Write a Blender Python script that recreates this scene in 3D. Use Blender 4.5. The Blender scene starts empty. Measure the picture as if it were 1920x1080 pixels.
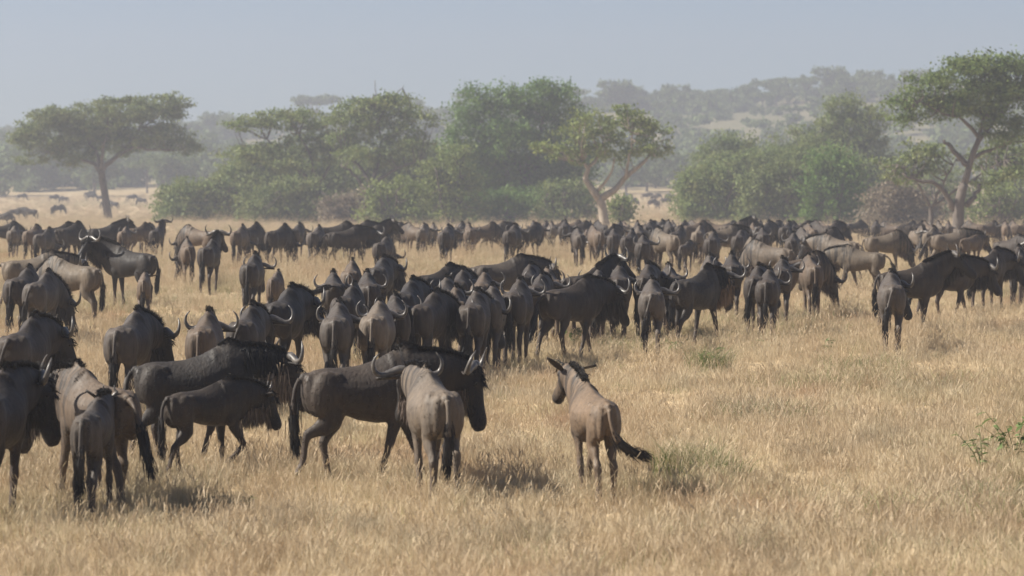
import bpy, math, random
import numpy as np
from mathutils import Vector, Matrix

random.seed(7)
RNG = np.random.default_rng(11)
SC = bpy.context.scene
COL = SC.collection
R = math.radians

# ------------------------------------------------------------------ camera
FPX = 6000.0                      # focal length in photo pixels (1920 wide)
CAM_H = 2.85
PITCH = math.atan2(540 - 345, FPX)
cam_data = bpy.data.cameras.new('camera')
cam_data.sensor_width = 36.0
cam_data.lens = 36.0 * FPX / 1920.0
cam_data.clip_start = 0.5
cam_data.clip_end = 4000.0
cam_data.dof.use_dof = True
cam_data.dof.focus_distance = 42.0
cam_data.dof.aperture_fstop = 3.4
cam = bpy.data.objects.new('camera', cam_data)
cam.location = (0, 0, CAM_H)
cam.rotation_euler = (math.pi / 2 - PITCH, 0, 0)
COL.objects.link(cam)
SC.camera = cam

# ------------------------------------------------------------------ light
SUN_EL, SUN_AZ = R(41), R(270)    # azimuth clockwise from +Y: the sun stands to the left
world = bpy.data.worlds.new('World')
SC.world = world
world.use_nodes = True
wn = world.node_tree
sky = wn.nodes.new('ShaderNodeTexSky')
sky.sky_type = 'NISHITA'
sky.sun_disc = False
sky.sun_elevation = SUN_EL
sky.sun_rotation = SUN_AZ
sky.altitude = 1500
sky.air_density = 0.7
sky.dust_density = 1.8
sky.ozone_density = 3.0
bgn = wn.nodes['Background']
bgn.inputs['Strength'].default_value = 0.05
wn.links.new(sky.outputs[0], bgn.inputs['Color'])
sl = bpy.data.lights.new('sun', 'SUN')
sl.energy = 5.0
sl.angle = R(0.6)
sl.color = (1.0, 0.93, 0.82)
so = bpy.data.objects.new('sun', sl)
sdir = Vector((math.sin(SUN_AZ) * math.cos(SUN_EL), math.cos(SUN_AZ) * math.cos(SUN_EL), math.sin(SUN_EL)))
so.rotation_euler = sdir.to_track_quat('Z', 'Y').to_euler()
so.location = (-40, 40, 60)
COL.objects.link(so)
SC.view_settings.view_transform = 'Standard'
SC.view_settings.look = 'None'
SC.view_settings.gamma = 1.0
SC.view_settings.exposure = 1.1
SC.render.engine = 'CYCLES'
SC.cycles.use_denoising = True
SC.cycles.max_bounces = 6
SC.cycles.diffuse_bounces = 3
SC.cycles.glossy_bounces = 2
SC.cycles.transmission_bounces = 3
SC.cycles.volume_bounces = 2
SC.cycles.transparent_max_bounces = 6

# ------------------------------------------------------------------ terrain function
_d = np.arange(-300, 1500, 1.0)
_prof = np.interp(_d, [-300, 35, 62, 82, 105, 125, 165, 260, 380, 460, 520, 600, 700, 900, 1000, 1500],
                      [0, 0, .18, .24, .27, .12, -.32, -.6, -.55, -.1, 1.0, 3.6, 8.0, 20, 22, 22])
_k = np.exp(-0.5 * (np.arange(-24, 25) / 7.0) ** 2); _k /= _k.sum()
_prof = np.convolve(np.pad(_prof, 24, mode='edge'), _k, mode='valid')

def gz(x, y):
    x = np.asarray(x, float); y = np.asarray(y, float)
    base = np.interp(y, _d, _prof)
    far = np.clip((y - 470) / 330.0, 0, 1)
    fx = x / 900.0 * 6000 + 960
    amp = np.interp(fx, [-3000, 0, 400, 560, 800, 1100, 1300, 1500, 1650, 1900, 5000],
                        [13, 13, 15.5, 18, 20, 22, 22.5, 26.5, 28, 29, 26]) / 20.0
    h = base * (1 + (amp - 1) * far)
    h = h + far * 1.6 * np.sin(x / 37.0 + 1.3) * np.sin(y / 61.0) + far * 0.9 * np.sin(x / 17.0 + y / 23.0)
    return h

def ray(px, py):
    dx = (px - 960) / FPX; dy = (540 - py) / FPX
    return np.array([dx, math.cos(PITCH) + dy * math.sin(PITCH), -math.sin(PITCH) + dy * math.cos(PITCH)])

def at(px, py, d):
    r = ray(px, py); t = d / r[1]
    return np.array([r[0] * t, d, CAM_H + r[2] * t])

def ground_hit(px, py, lo=15, hi=1000):
    r = ray(px, py)
    for y in np.arange(lo, hi, 0.5):
        t = y / r[1]
        if CAM_H + r[2] * t <= gz(r[0] * t, y):
            return y
    return hi

# ------------------------------------------------------------------ mesh helpers
def mesh_np(name, verts, faces, smooth=False, mat=None):
    """verts (N,3); faces: (M,k) int array."""
    me = bpy.data.meshes.new(name)
    verts = np.asarray(verts, np.float32); faces = np.asarray(faces, np.int32)
    m, k = faces.shape
    me.vertices.add(len(verts)); me.vertices.foreach_set('co', verts.ravel())
    me.loops.add(m * k); me.loops.foreach_set('vertex_index', faces.ravel())
    me.polygons.add(m)
    me.polygons.foreach_set('loop_start', np.arange(0, m * k, k, dtype=np.int32))
    me.polygons.foreach_set('loop_total', np.full(m, k, np.int32))
    me.update(calc_edges=True)
    me.polygons.foreach_set('use_smooth', np.full(m, smooth, bool))
    if mat: me.materials.append(mat)
    return me

def add_attr(me, name, values):
    a = me.attributes.new(name, 'FLOAT_COLOR', 'POINT')
    v = np.ones((len(me.vertices), 4), np.float32); v[:, :3] = values
    a.data.foreach_set('color', v.ravel())

class Buf:
    """Collects quads (triangles repeat the last index is avoided: quads only)."""
    def __init__(self): self.v = []; self.f = []; self.n = 0
    def add(self, v, f):
        self.v.append(np.asarray(v, float)); self.f.append(np.asarray(f, int) + self.n); self.n += len(v)
    def arrays(self): return np.concatenate(self.v), np.concatenate(self.f)

def ring_faces(nr, n):
    i = np.arange(nr - 1)[:, None]; j = np.arange(n)[None, :]
    a = i * n + j; b = i * n + (j + 1) % n
    return np.stack([a, b, b + n, a + n], -1).reshape(-1, 4)

def loft(buf, rings):
    """rings: list of (n,3); closes the ends with a shrunken ring."""
    rings = [np.asarray(r) for r in rings]
    n = len(rings[0])
    c0 = rings[0].mean(0); c1 = rings[-1].mean(0)
    rr = [c0 + (rings[0] - c0) * 0.02] + rings + [c1 + (rings[-1] - c1) * 0.02]
    v = np.concatenate(rr); f = ring_faces(len(rr), n)
    L = (len(rr) - 1) * n
    caps = []
    for b in (0, L):
        for j in range(1, n - 2, 2):
            caps.append((b, b + j, b + j + 1, b + j + 2) if b else (b + j + 2, b + j + 1, b + j, b))
    buf.add(v, np.concatenate([f, np.array(caps)]))

def tube(buf, pts, rad, n=8, sy=1.0):
    pts = [np.asarray(p, float) for p in pts]
    rings = []
    ref = None
    for i, p in enumerate(pts):
        t = pts[min(i + 1, len(pts) - 1)] - pts[max(i - 1, 0)]
        t = t / (np.linalg.norm(t) + 1e-9)
        if ref is None:
            ref = np.array([0, 1.0, 0]) if abs(t[1]) < 0.8 else np.array([1.0, 0, 0])
        s = ref - t * np.dot(ref, t); s /= np.linalg.norm(s) + 1e-9
        u = np.cross(t, s); ref = s
        a = np.linspace(0, 2 * math.pi, n, endpoint=False)[:, None]
        rings.append(p + rad[i] * (np.cos(a) * s * sy + np.sin(a) * u))
    loft(buf, rings)

def smooth_path(pts, n):
    """Catmull-Rom through pts (k,dim) resampled to n points."""
    p = np.asarray(pts, float)
    q = np.vstack([2 * p[0] - p[1], p, 2 * p[-1] - p[-2]])
    out = []
    for t in np.linspace(0, len(p) - 1, n):
        i = min(int(t), len(p) - 2); u = t - i
        a, b, c, d = q[i:i + 4]
        out.append(0.5 * (2 * b + (c - a) * u + (2 * a - 5 * b + 4 * c - d) * u * u + (3 * b - a - 3 * c + d) * u ** 3))
    return np.array(out)

# ------------------------------------------------------------------ materials
def new_mat(name):
    m = bpy.data.materials.new(name); m.use_nodes = True
    nt = m.node_tree; b = nt.nodes['Principled BSDF']
    return m, nt, b

def N(nt, typ, **kw):
    n = nt.nodes.new(typ)
    for k, v in kw.items(): setattr(n, k, v)
    return n

def mixc(nt, fac, a, b, mode='MIX'):
    n = nt.nodes.new('ShaderNodeMix'); n.data_type = 'RGBA'; n.blend_type = mode
    for s, v in ((0, fac), (6, a), (7, b)):
        if isinstance(v, bpy.types.NodeSocket): nt.links.new(v, n.inputs[s])
        elif v is not None: n.inputs[s].default_value = v if s == 0 else (*v, 1.0)
    return n.outputs[2]

def ramp(nt, src, stops):
    r = nt.nodes.new('ShaderNodeValToRGB')
    el = r.color_ramp.elements
    while len(el) < len(stops): el.new(0.5)
    for e, (p, c) in zip(el, stops):
        e.position = p; e.color = (*c, 1.0) if len(c) == 3 else c
    nt.links.new(src, r.inputs[0])
    return r.outputs[0]

def noise(nt, vec, scale, detail=3.0, rough=0.55):
    n = nt.nodes.new('ShaderNodeTexNoise')
    n.inputs['Scale'].default_value = scale; n.inputs['Detail'].default_value = detail
    n.inputs['Roughness'].default_value = rough
    if vec is not None: nt.links.new(vec, n.inputs['Vector'])
    return n.outputs['Fac']

def mapping(nt, src, scale):
    m = nt.nodes.new('ShaderNodeMapping'); m.inputs['Scale'].default_value = scale
    nt.links.new(src, m.inputs['Vector']); return m.outputs[0]

def m_coat():
    m, nt, b = new_mat('wildebeest_coat')
    oi = N(nt, 'ShaderNodeObjectInfo'); tc = N(nt, 'ShaderNodeTexCoord')
    zone = N(nt, 'ShaderNodeAttribute', attribute_name='zone')
    sep = N(nt, 'ShaderNodeSeparateColor'); nt.links.new(zone.outputs['Color'], sep.inputs[0])
    obj = tc.outputs['Object']
    base = oi.outputs['Color']
    n1 = noise(nt, obj, 3.2, 4)
    c = mixc(nt, 1.0, base, ramp(nt, n1, [(0.25, (.62, .62, .64)), (0.75, (1.35, 1.3, 1.22))]), 'MULTIPLY')
    hair = noise(nt, mapping(nt, obj, (30, 30, 6)), 1.0, 3)
    c = mixc(nt, 0.55, c, ramp(nt, hair, [(0.3, (.6, .6, .6)), (0.7, (1.4, 1.36, 1.3))]), 'MULTIPLY')
    dust = noise(nt, obj, 1.7, 5, .65)
    c = mixc(nt, ramp(nt, dust, [(.48, (0, 0, 0)), (.72, (.16, .16, .16))]), c, (.16, .115, .078))
    # brindled bars on neck and shoulder
    st = noise(nt, mapping(nt, obj, (15, 4, 1.3)), 1.0, 2)
    stf = N(nt, 'ShaderNodeMath', operation='MULTIPLY')
    stm = ramp(nt, st, [(0.46, (0, 0, 0)), (0.56, (1, 1, 1))])
    nt.links.new(stm, stf.inputs[0]); nt.links.new(sep.outputs[2], stf.inputs[1])
    sf2 = N(nt, 'ShaderNodeMath', operation='MULTIPLY'); nt.links.new(stf.outputs[0], sf2.inputs[0]); sf2.inputs[1].default_value = .9
    c = mixc(nt, sf2.outputs[0], c, (.018, .015, .014))
    c = mixc(nt, sep.outputs[1], c, mixc(nt, 0.5, base, (.09, .06, .04)))
    fm = N(nt, 'ShaderNodeMath', operation='MULTIPLY'); nt.links.new(sep.outputs[0], fm.inputs[0]); fm.inputs[1].default_value = .93
    c = mixc(nt, fm.outputs[0], c, (.014, .012, .012))
    nt.links.new(c, b.inputs['Base Color'])
    nt.links.new(ramp(nt, noise(nt, mapping(nt, obj, (12, 12, 4)), 1.0, 4), [(.3, (.55, .55, .55)), (.7, (.8, .8, .8))]), b.inputs['Roughness'])
    b.inputs['Specular IOR Level'].default_value = 0.38
    b.inputs['Sheen Weight'].default_value = 0.02
    b.inputs['Sheen Roughness'].default_value = 0.4
    bp = N(nt, 'ShaderNodeBump'); bp.inputs['Strength'].default_value = 0.4; bp.inputs['Distance'].default_value = 0.02
    nt.links.new(noise(nt, mapping(nt, obj, (34, 34, 8)), 1.0, 3), bp.inputs['Height'])
    nt.links.new(bp.outputs[0], b.inputs['Normal'])
    return m

def m_hair():
    m, nt, b = new_mat('wildebeest_hair')
    oi = N(nt, 'ShaderNodeObjectInfo'); g = N(nt, 'ShaderNodeNewGeometry')
    v = ramp(nt, g.outputs['Random Per Island'], [(0, (.55, .55, .55)), (1, (1.5, 1.45, 1.4))])
    nt.links.new(mixc(nt, 1.0, oi.outputs['Color'], v, 'MULTIPLY'), b.inputs['Base Color'])
    b.inputs['Roughness'].default_value = 0.55; b.inputs['Specular IOR Level'].default_value = .35
    return m

def m_horn():
    m, nt, b = new_mat('horn_keratin')
    tc = N(nt, 'ShaderNodeTexCoord')
    n1 = noise(nt, tc.outputs['Object'], 14, 3)
    nt.links.new(ramp(nt, n1, [(.3, (.045, .041, .038)), (.7, (.145, .13, .115))]), b.inputs['Base Color'])
    b.inputs['Roughness'].default_value = 0.38
    return m

def m_eye():
    m, nt, b = new_mat('eye_gloss'); b.inputs['Base Color'].default_value = (.01, .008, .006, 1)
    b.inputs['Roughness'].default_value = .12
    return m

def m_bark(name, c0, c1):
    m, nt, b = new_mat(name)
    tc = N(nt, 'ShaderNodeTexCoord')
    n1 = noise(nt, mapping(nt, tc.outputs['Object'], (3, 3, .8)), 1.5, 4)
    nt.links.new(ramp(nt, n1, [(.3, c0), (.7, c1)]), b.inputs['Base Color'])
    b.inputs['Roughness'].default_value = .85
    bp = N(nt, 'ShaderNodeBump'); bp.inputs['Strength'].default_value = .6; bp.inputs['Distance'].default_value = .05
    nt.links.new(n1, bp.inputs['Height']); nt.links.new(bp.outputs[0], b.inputs['Normal'])
    return m

def leafy(name, stops, scale=0.8, trans=0.35, rough=.6, rnd=True):
    """foliage: colour by clump noise in world space and per leaf, partly translucent"""
    m, nt, b = new_mat(name)
    g = N(nt, 'ShaderNodeNewGeometry')
    c = ramp(nt, noise(nt, g.outputs['Position'], scale, 3), stops)
    if rnd:
        v = ramp(nt, g.outputs['Random Per Island'], [(0, (.82, .82, .82)), (1, (1.2, 1.2, 1.18))])
        c = mixc(nt, 1.0, c, v, 'MULTIPLY')
    nt.links.new(c, b.inputs['Base Color']); b.inputs['Roughness'].default_value = rough
    b.inputs['Specular IOR Level'].default_value = .25
    t = N(nt, 'ShaderNodeBsdfTranslucent'); nt.links.new(c, t.inputs['Color'])
    mx = N(nt, 'ShaderNodeMixShader'); mx.inputs[0].default_value = trans
    nt.links.new(b.outputs[0], mx.inputs[1]); nt.links.new(t.outputs[0], mx.inputs[2])
    nt.links.new(mx.outputs[0], nt.nodes['Material Output'].inputs['Surface'])
    return m

def m_grass():
    m, nt, b = new_mat('dry_grass')
    g = N(nt, 'ShaderNodeNewGeometry'); pos = g.outputs['Position']
    at_ = N(nt, 'ShaderNodeAttribute', attribute_name='blade')
    sep = N(nt, 'ShaderNodeSeparateColor'); nt.links.new(at_.outputs['Color'], sep.inputs[0])
    big = noise(nt, mapping(nt, pos, (.22, .10, .2)), 1.0, 3, .6)
    mid = noise(nt, mapping(nt, pos, (1.1, .45, 1)), 1.0, 3, .6)
    c = ramp(nt, mid, [(.30, (.45, .35, .232)), (.48, (.55, .45, .305)), (.62, (.62, .53, .367)), (.75, (.54, .415, .282))])
    # greener swathes
    gm = ramp(nt, big, [(.50, (0, 0, 0)), (.64, (1, 1, 1))])
    gf = N(nt, 'ShaderNodeMath', operation='MULTIPLY'); nt.links.new(gm, gf.inputs[0]); gf.inputs[1].default_value = .62
    c = mixc(nt, gf.outputs[0], c, (.34, .315, .165))
    gm2 = ramp(nt, noise(nt, mapping(nt, pos, (.5, .22, .5)), 1.7, 2), [(.54, (0, 0, 0)), (.66, (1, 1, 1))])
    gf2 = N(nt, 'ShaderNodeMath', operation='MULTIPLY'); nt.links.new(gm2, gf2.inputs[0]); gf2.inputs[1].default_value = .6
    c = mixc(nt, gf2.outputs[0], c, (.32, .275, .20))
    rm = ramp(nt, noise(nt, mapping(nt, pos, (.35, .16, .35)), 1.3, 3), [(.56, (0, 0, 0)), (.70, (.65, .65, .65))])
    c = mixc(nt, rm, c, (.47, .275, .17))
    v = ramp(nt, g.outputs['Random Per Island'], [(0, (.76, .74, .72)), (.6, (1.0, 1.0, 1.0)), (1, (1.18, 1.18, 1.17))])
    c = mixc(nt, 1.0, c, v, 'MULTIPLY')
    sfm = N(nt, 'ShaderNodeMath', operation='MULTIPLY'); nt.links.new(sep.outputs[1], sfm.inputs[0]); sfm.inputs[1].default_value = .55
    c = mixc(nt, sfm.outputs[0], c, (.62, .50, .35))                # seed heads
    c = mixc(nt, sep.outputs[2], c, (.13, .17, .05))                # green blades
    nt.links.new(c, b.inputs['Base Color']); b.inputs['Roughness'].default_value = .65
    b.inputs['Specular IOR Level'].default_value = .25
    t = N(nt, 'ShaderNodeBsdfTranslucent'); nt.links.new(c, t.inputs['Color'])
    mx = N(nt, 'ShaderNodeMixShader'); mx.inputs[0].default_value = .3
    nt.links.new(b.outputs[0], mx.inputs[1]); nt.links.new(t.outputs[0], mx.inputs[2])
    nt.links.new(mx.outputs[0], nt.nodes['Material Output'].inputs['Surface'])
    return m

def m_ground():
    m, nt, b = new_mat('savanna_ground')
    g = N(nt, 'ShaderNodeNewGeometry'); pos = g.outputs['Position']
    n1 = noise(nt, mapping(nt, pos, (1, .5, 1)), .35, 5, .65)
    c = ramp(nt, n1, [(.3, (.33, .24, .145)), (.5, (.44, .335, .205)), (.7, (.52, .41, .26))])
    n2 = noise(nt, mapping(nt, pos, (.02, .012, .02)), 1.0, 4)
    c = mixc(nt, ramp(nt, n2, [(.52, (0, 0, 0)), (.66, (.55, .55, .55))]), c, (.20, .19, .09))
    # wooded hills: scrubby olive soil between the grass
    sp = N(nt, 'ShaderNodeSeparateXYZ'); nt.links.new(pos, sp.inputs[0])
    mr = N(nt, 'ShaderNodeMapRange'); nt.links.new(sp.outputs[1], mr.inputs[0])
    mr.inputs[1].default_value = 500; mr.inputs[2].default_value = 620; mr.inputs[4].default_value = .75
    n3 = noise(nt, mapping(nt, pos, (.03, .02, .03)), 1.0, 4)
    hc = ramp(nt, n3, [(.50, (.075, .09, .05)), (.68, (.27, .215, .12))])
    c = mixc(nt, mr.outputs[0], c, hc)
    nt.links.new(c, b.inputs['Base Color']); b.inputs['Roughness'].default_value = .95
    b.inputs['Specular IOR Level'].default_value = .1
    bp = N(nt, 'ShaderNodeBump'); bp.inputs['Strength'].default_value = .8; bp.inputs['Distance'].default_value = .15
    nt.links.new(noise(nt, mapping(nt, pos, (6, 3, 6)), 1.0, 4), bp.inputs['Height'])
    nt.links.new(bp.outputs[0], b.inputs['Normal'])
    return m

M = {
    'coat': m_coat(), 'hair': m_hair(), 'horn': m_horn(), 'eye': m_eye(),
    'bark': m_bark('grey_brown_bark', (.065, .052, .042), (.145, .118, .096)),
    'palebark': m_bark('pale_bark', (.19, .155, .118), (.34, .285, .22)),
    'grass': m_grass(), 'ground': m_ground(),
    'acacia': leafy('acacia_leaves', [(.3, (.10, .14, .045)), (.55, (.165, .20, .068)), (.75, (.215, .22, .09))]),
    'thorn': leafy('thorn_acacia_leaves', [(.3, (0.101, 0.152, 0.043)), (.55, (0.172, 0.213, 0.064)), (.75, (0.225, 0.227, 0.080))]),
    'lush': leafy('dense_green_leaves', [(.3, (0.067, 0.127, 0.025)), (.55, (0.114, 0.193, 0.038)), (.75, (0.162, 0.237, 0.055))]),
    'olive': leafy('olive_leaves', [(.3, (0.104, 0.149, 0.038)), (.55, (0.180, 0.220, 0.060)), (.75, (0.228, 0.248, 0.072))]),
    'fresh': leafy('fresh_green_leaves', [(.3, (.085, .135, .038)), (.55, (.14, .19, .056)), (.75, (.19, .215, .075))]),
    'drybush': leafy('dry_twiggy_leaves', [(.3, (0.163, 0.131, 0.094)), (.55, (0.237, 0.194, 0.138)), (.75, (0.213, 0.206, 0.112))]),
    'far': leafy('far_wood_leaves', [(.3, (0.077, 0.117, 0.037)), (.55, (0.119, 0.158, 0.053)), (.75, (0.155, 0.179, 0.064))], scale=.12),
    'weed': leafy('weed_leaves', [(.3, (.09, .14, .045)), (.7, (.17, .22, .08))], scale=6),
}

def link(o, parent=None):
    COL.objects.link(o)
    if parent: o.parent = parent
    return o

def tag(o, label, cat, group=None):
    o['label'] = label; o['category'] = cat
    if group: o['group'] = group
    return o

# ------------------------------------------------------------------ ground
def build_ground():
    ys = np.concatenate([np.arange(-220, 10, 12), np.arange(10, 180, 1.5), np.arange(180, 480, 6), np.arange(480, 1310, 10)])
    xs = np.concatenate([np.arange(-640, -120, 20), np.arange(-120, 120, 3), np.arange(120, 641, 20)])
    X, Y = np.meshgrid(xs, ys)
    Z = gz(X, Y)
    v = np.stack([X, Y, Z], -1).reshape(-1, 3)
    nx = len(xs)
    i, j = np.meshgrid(np.arange(len(ys) - 1), np.arange(nx - 1), indexing='ij')
    a = (i * nx + j).ravel()
    f = np.stack([a, a + 1, a + 1 + nx, a + nx], -1)
    o = bpy.data.objects.new('ground', mesh_np('ground', v, f, True, M['ground']))
    o['kind'] = 'structure'
    link(o)
build_ground()

# ------------------------------------------------------------------ grass
def clump(name, n, h, spread, lean, wid, seed, seeds=0.0, green=0.0, tall=0.0):
    """one tussock: curved tapering blades, some with seed heads"""
    rng = np.random.default_rng(seed); B = Buf(); att = []
    for i in range(n):
        r = spread * math.sqrt(rng.random()); a = rng.random() * 6.283
        p0 = np.array([r * math.cos(a), r * math.sin(a), -.03])
        hh = h * rng.uniform(.5, 1.15); is_seed = rng.random() < seeds
        if is_seed: hh *= 1.25 + tall
        la = rng.random() * 6.283; ln = lean * rng.uniform(.2, 1.2) * hh
        d = np.array([math.cos(la) * ln, math.sin(la) * ln, 0])
        p1 = p0 + d * .35 + np.array([0, 0, hh * .6]); p2 = p0 + d + np.array([0, 0, hh * rng.uniform(.8, 1.05)])
        sa = rng.random() * 6.283; s = np.array([math.cos(sa), math.sin(sa), 0])
        w = wid * rng.uniform(.6, 1.3) * (.6 if is_seed else 1)
        v = np.array([p0 - s * w, p0 + s * w, p1 - s * w * .8, p1 + s * w * .8, p2 - s * w * .2, p2 + s * w * .2])
        B.add(v, [[0, 1, 3, 2], [2, 3, 5, 4]])
        g = 1.0 if rng.random() < green else 0.0
        att += [[0, 0, g]] * 2 + [[.5, 0, g]] * 2 + [[1, 0, g * .6]] * 2
        if is_seed:
            up = nrm_(p2 - p1)
            for k in range(2):
                sa = rng.random() * 6.283; s = np.array([math.cos(sa), math.sin(sa), 0]); w2 = rng.uniform(.0025, .005)
                q0 = p2 - up * .03; q1 = p2 + up * .01; q2 = p2 + up * .045
                B.add(np.array([q0 - s * .002, q0 + s * .002, q1 - s * w2, q1 + s * w2, q2 - s * .002, q2 + s * .002]), [[0, 1, 3, 2], [2, 3, 5, 4]])
                att += [[1, .8, 0]] * 6
    v, f = B.arrays()
    me = mesh_np(name, v, f, False, M['grass']); add_attr(me, 'blade', np.array(att))
    return me

def nrm_(v): return v / (np.linalg.norm(v) + 1e-9)

def value_noise(x, y, s, seed):
    rng = np.random.default_rng(seed); g = rng.random((256, 256))
    u = x / s; v = y / s; i = np.floor(u).astype(int); j = np.floor(v).astype(int); fu = u - i; fv = v - j
    fu = fu * fu * (3 - 2 * fu); fv = fv * fv * (3 - 2 * fv)
    a = g[i % 256, j % 256]; b = g[(i + 1) % 256, j % 256]; c = g[i % 256, (j + 1) % 256]; d = g[(i + 1) % 256, (j + 1) % 256]
    return (a * (1 - fu) + b * fu) * (1 - fv) + (c * (1 - fu) + d * fu) * fv

def build_grass():
    protos = bpy.data.collections.new('grass_clumps')
    specs = [dict(n=90, h=.21, spread=.19, lean=.45, wid=.0022, seeds=.06), dict(n=80, h=.26, spread=.2, lean=.4, wid=.0022, seeds=.18),
             dict(n=70, h=.16, spread=.22, lean=.8, wid=.0025, seeds=.05), dict(n=80, h=.28, spread=.17, lean=.45, wid=.0022, seeds=.22),
             dict(n=90, h=.20, spread=.2, lean=.7, wid=.0025, green=.35), dict(n=46, h=.36, spread=.18, lean=.35, wid=.0024, seeds=.75, tall=.35),
             dict(n=100, h=.26, spread=.15, lean=.6, wid=.0025, green=.10, seeds=.1)]
    for k, s in enumerate(specs):
        o = bpy.data.objects.new('clump_%d' % k, clump('grass_clump', seed=40 + k, **s)); protos.objects.link(o)
    rng = np.random.default_rng(5)
    P, S, I, RT = [], [], [], []
    bands = [(17, 32, 30, 1.0), (32, 45, 22, 1.0), (45, 62, 14, 1.05), (62, 85, 9, 1.1), (85, 130, 4.5, 1.15), (130, 200, 2.0, 1.3), (200, 330, .8, 1.6), (330, 520, .3, 2.0)]
    for d0, d1, dens, sc in bands:
        n = int(dens * (d1 - d0) * (.42 * (d0 + d1) / 2 + 6))
        y = np.sqrt(rng.uniform(d0 * d0, d1 * d1, n)); x = rng.uniform(-1, 1, n) * (.21 * y + 3)
        nz = value_noise(x, y, 2.2, 1) * .6 + value_noise(x, y, .8, 2) * .4
        big = value_noise(x, y, 7.0, 3)
        keep = rng.random(n) < np.clip(.42 + 1.1 * nz, 0, 1)
        x, y, nz, big = x[keep], y[keep], nz[keep], big[keep]; n = len(x)
        u = rng.random(n)
        idx = np.select([u < .3, u < .52, u < .68, u < .84, u < .92], [0, 1, 2, 3, 6], 4)
        idx = np.where((big > .62) & (rng.random(n) < .35), 4, idx)
        tallp = value_noise(x, y, 5.0, 9)
        idx = np.where((tallp > .66) & (rng.random(n) < .30) & (y > 36), 5, idx)
        idx = np.where(rng.random(n) < .015, 5, idx)
        s = sc * (.50 + .75 * nz) * np.interp(y, [30, 50, 90], [1.0, .85, 1.0]) * rng.uniform(.8, 1.2, n)
        P.append(np.stack([x, y, gz(x, y)], 1)); S.append(s); I.append(idx)
        RT.append(np.stack([rng.normal(size=n) * .10, rng.normal(size=n) * .10, rng.random(n) * 6.283], 1))
    P = np.concatenate(P); S = np.concatenate(S); I = np.concatenate(I).astype(np.int32); RT = np.concatenate(RT)
    me = bpy.data.meshes.new('grass')
    me.vertices.add(len(P)); me.vertices.foreach_set('co', P.astype(np.float32).ravel())
    a = me.attributes.new('clump_scale', 'FLOAT', 'POINT'); a.data.foreach_set('value', S.astype(np.float32))
    a = me.attributes.new('clump_pick', 'INT', 'POINT'); a.data.foreach_set('value', I)
    a = me.attributes.new('clump_turn', 'FLOAT_VECTOR', 'POINT'); a.data.foreach_set('vector', RT.astype(np.float32).ravel())
    me.materials.append(M['grass'])
    o = bpy.data.objects.new('grass', me); o['kind'] = 'stuff'; o['label'] = 'dry golden grass covering the plain'; link(o)
    ng = bpy.data.node_groups.new('scatter_grass', 'GeometryNodeTree')
    ng.interface.new_socket('Geometry', in_out='INPUT', socket_type='NodeSocketGeometry')
    ng.interface.new_socket('Geometry', in_out='OUTPUT', socket_type='NodeSocketGeometry')
    gi = ng.nodes.new('NodeGroupInput'); go = ng.nodes.new('NodeGroupOutput')
    ci = ng.nodes.new('GeometryNodeCollectionInfo'); ci.inputs['Collection'].default_value = protos
    ci.inputs['Separate Children'].default_value = True; ci.inputs['Reset Children'].default_value = True
    ip = ng.nodes.new('GeometryNodeInstanceOnPoints'); ip.inputs['Pick Instance'].default_value = True
    def named(nm, typ):
        q = ng.nodes.new('GeometryNodeInputNamedAttribute'); q.data_type = typ; q.inputs['Name'].default_value = nm
        return [s for s in q.outputs if s.enabled and s.name == 'Attribute'][0]
    ng.links.new(gi.outputs[0], ip.inputs['Points']); ng.links.new(ci.outputs[0], ip.inputs['Instance'])
    ng.links.new(named('clump_pick', 'INT'), ip.inputs['Instance Index'])
    er = ng.nodes.new('FunctionNodeEulerToRotation'); ng.links.new(named('clump_turn', 'FLOAT_VECTOR'), er.inputs[0])
    ng.links.new(er.outputs[0], ip.inputs['Rotation'])
    ng.links.new(named('clump_scale', 'FLOAT'), ip.inputs['Scale'])
    ng.links.new(ip.outputs[0], go.inputs[0])
    md = o.modifiers.new('scatter', 'NODES'); md.node_group = ng
    print('grass clumps', len(P))
build_grass()

# ------------------------------------------------------------------ trees and bushes
def leaf_quads(centers, size, rng, flat=.5, aspect=1.6):
    n = len(centers)
    nn = rng.normal(size=(n, 3)); nn[:, 2] += flat * np.sign(rng.random(n) + .2); nn /= np.linalg.norm(nn, axis=1, keepdims=True)
    u = np.cross(nn, rng.normal(size=(n, 3))); u /= np.linalg.norm(u, axis=1, keepdims=True); w = np.cross(nn, u)
    s = size * rng.uniform(.55, 1.35, (n, 1))
    v = np.stack([centers - u * s * aspect * .5, centers + w * s * .5, centers + u * s * aspect * .5, centers - w * s * .5], 1).reshape(-1, 3)
    return v, np.arange(n * 4).reshape(-1, 4)

def crown_points(lobes, rng, per_m3, crad, flat, leaves):
    """lobes: (center(3), radii(3)). Sub-clusters sit in the outer shell of each lobe, leaves scatter round them."""
    out, cl = [], []
    for c, r in lobes:
        vol = 4.19 * r[0] * r[1] * r[2]
        n = max(5, int(per_m3 * 1.5 * vol ** .85))
        d = rng.normal(size=(n, 3)); d /= np.linalg.norm(d, axis=1, keepdims=True)
        rad = rng.uniform(.2, 1.0, (n, 1)) ** .5
        q = c + d * rad * r * rng.uniform(.86, 1.1, (n, 1))
        q = q[~((q[:, 2] < c[2] - .35 * r[2]) & (rng.random(len(q)) < .45))]
        cl.append(q)
        k = rng.integers(int(leaves * .5), int(leaves * 1.5), len(q))
        cr = crad * rng.uniform(.6, 1.35, len(q))
        rep = np.repeat(np.arange(len(q)), k)
        off = rng.normal(size=(len(rep), 3)) * np.array([1, 1, flat]) * (cr[rep] * .55)[:, None]
        out.append(q[rep] + off)
    return np.concatenate(out), np.concatenate(cl)

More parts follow.
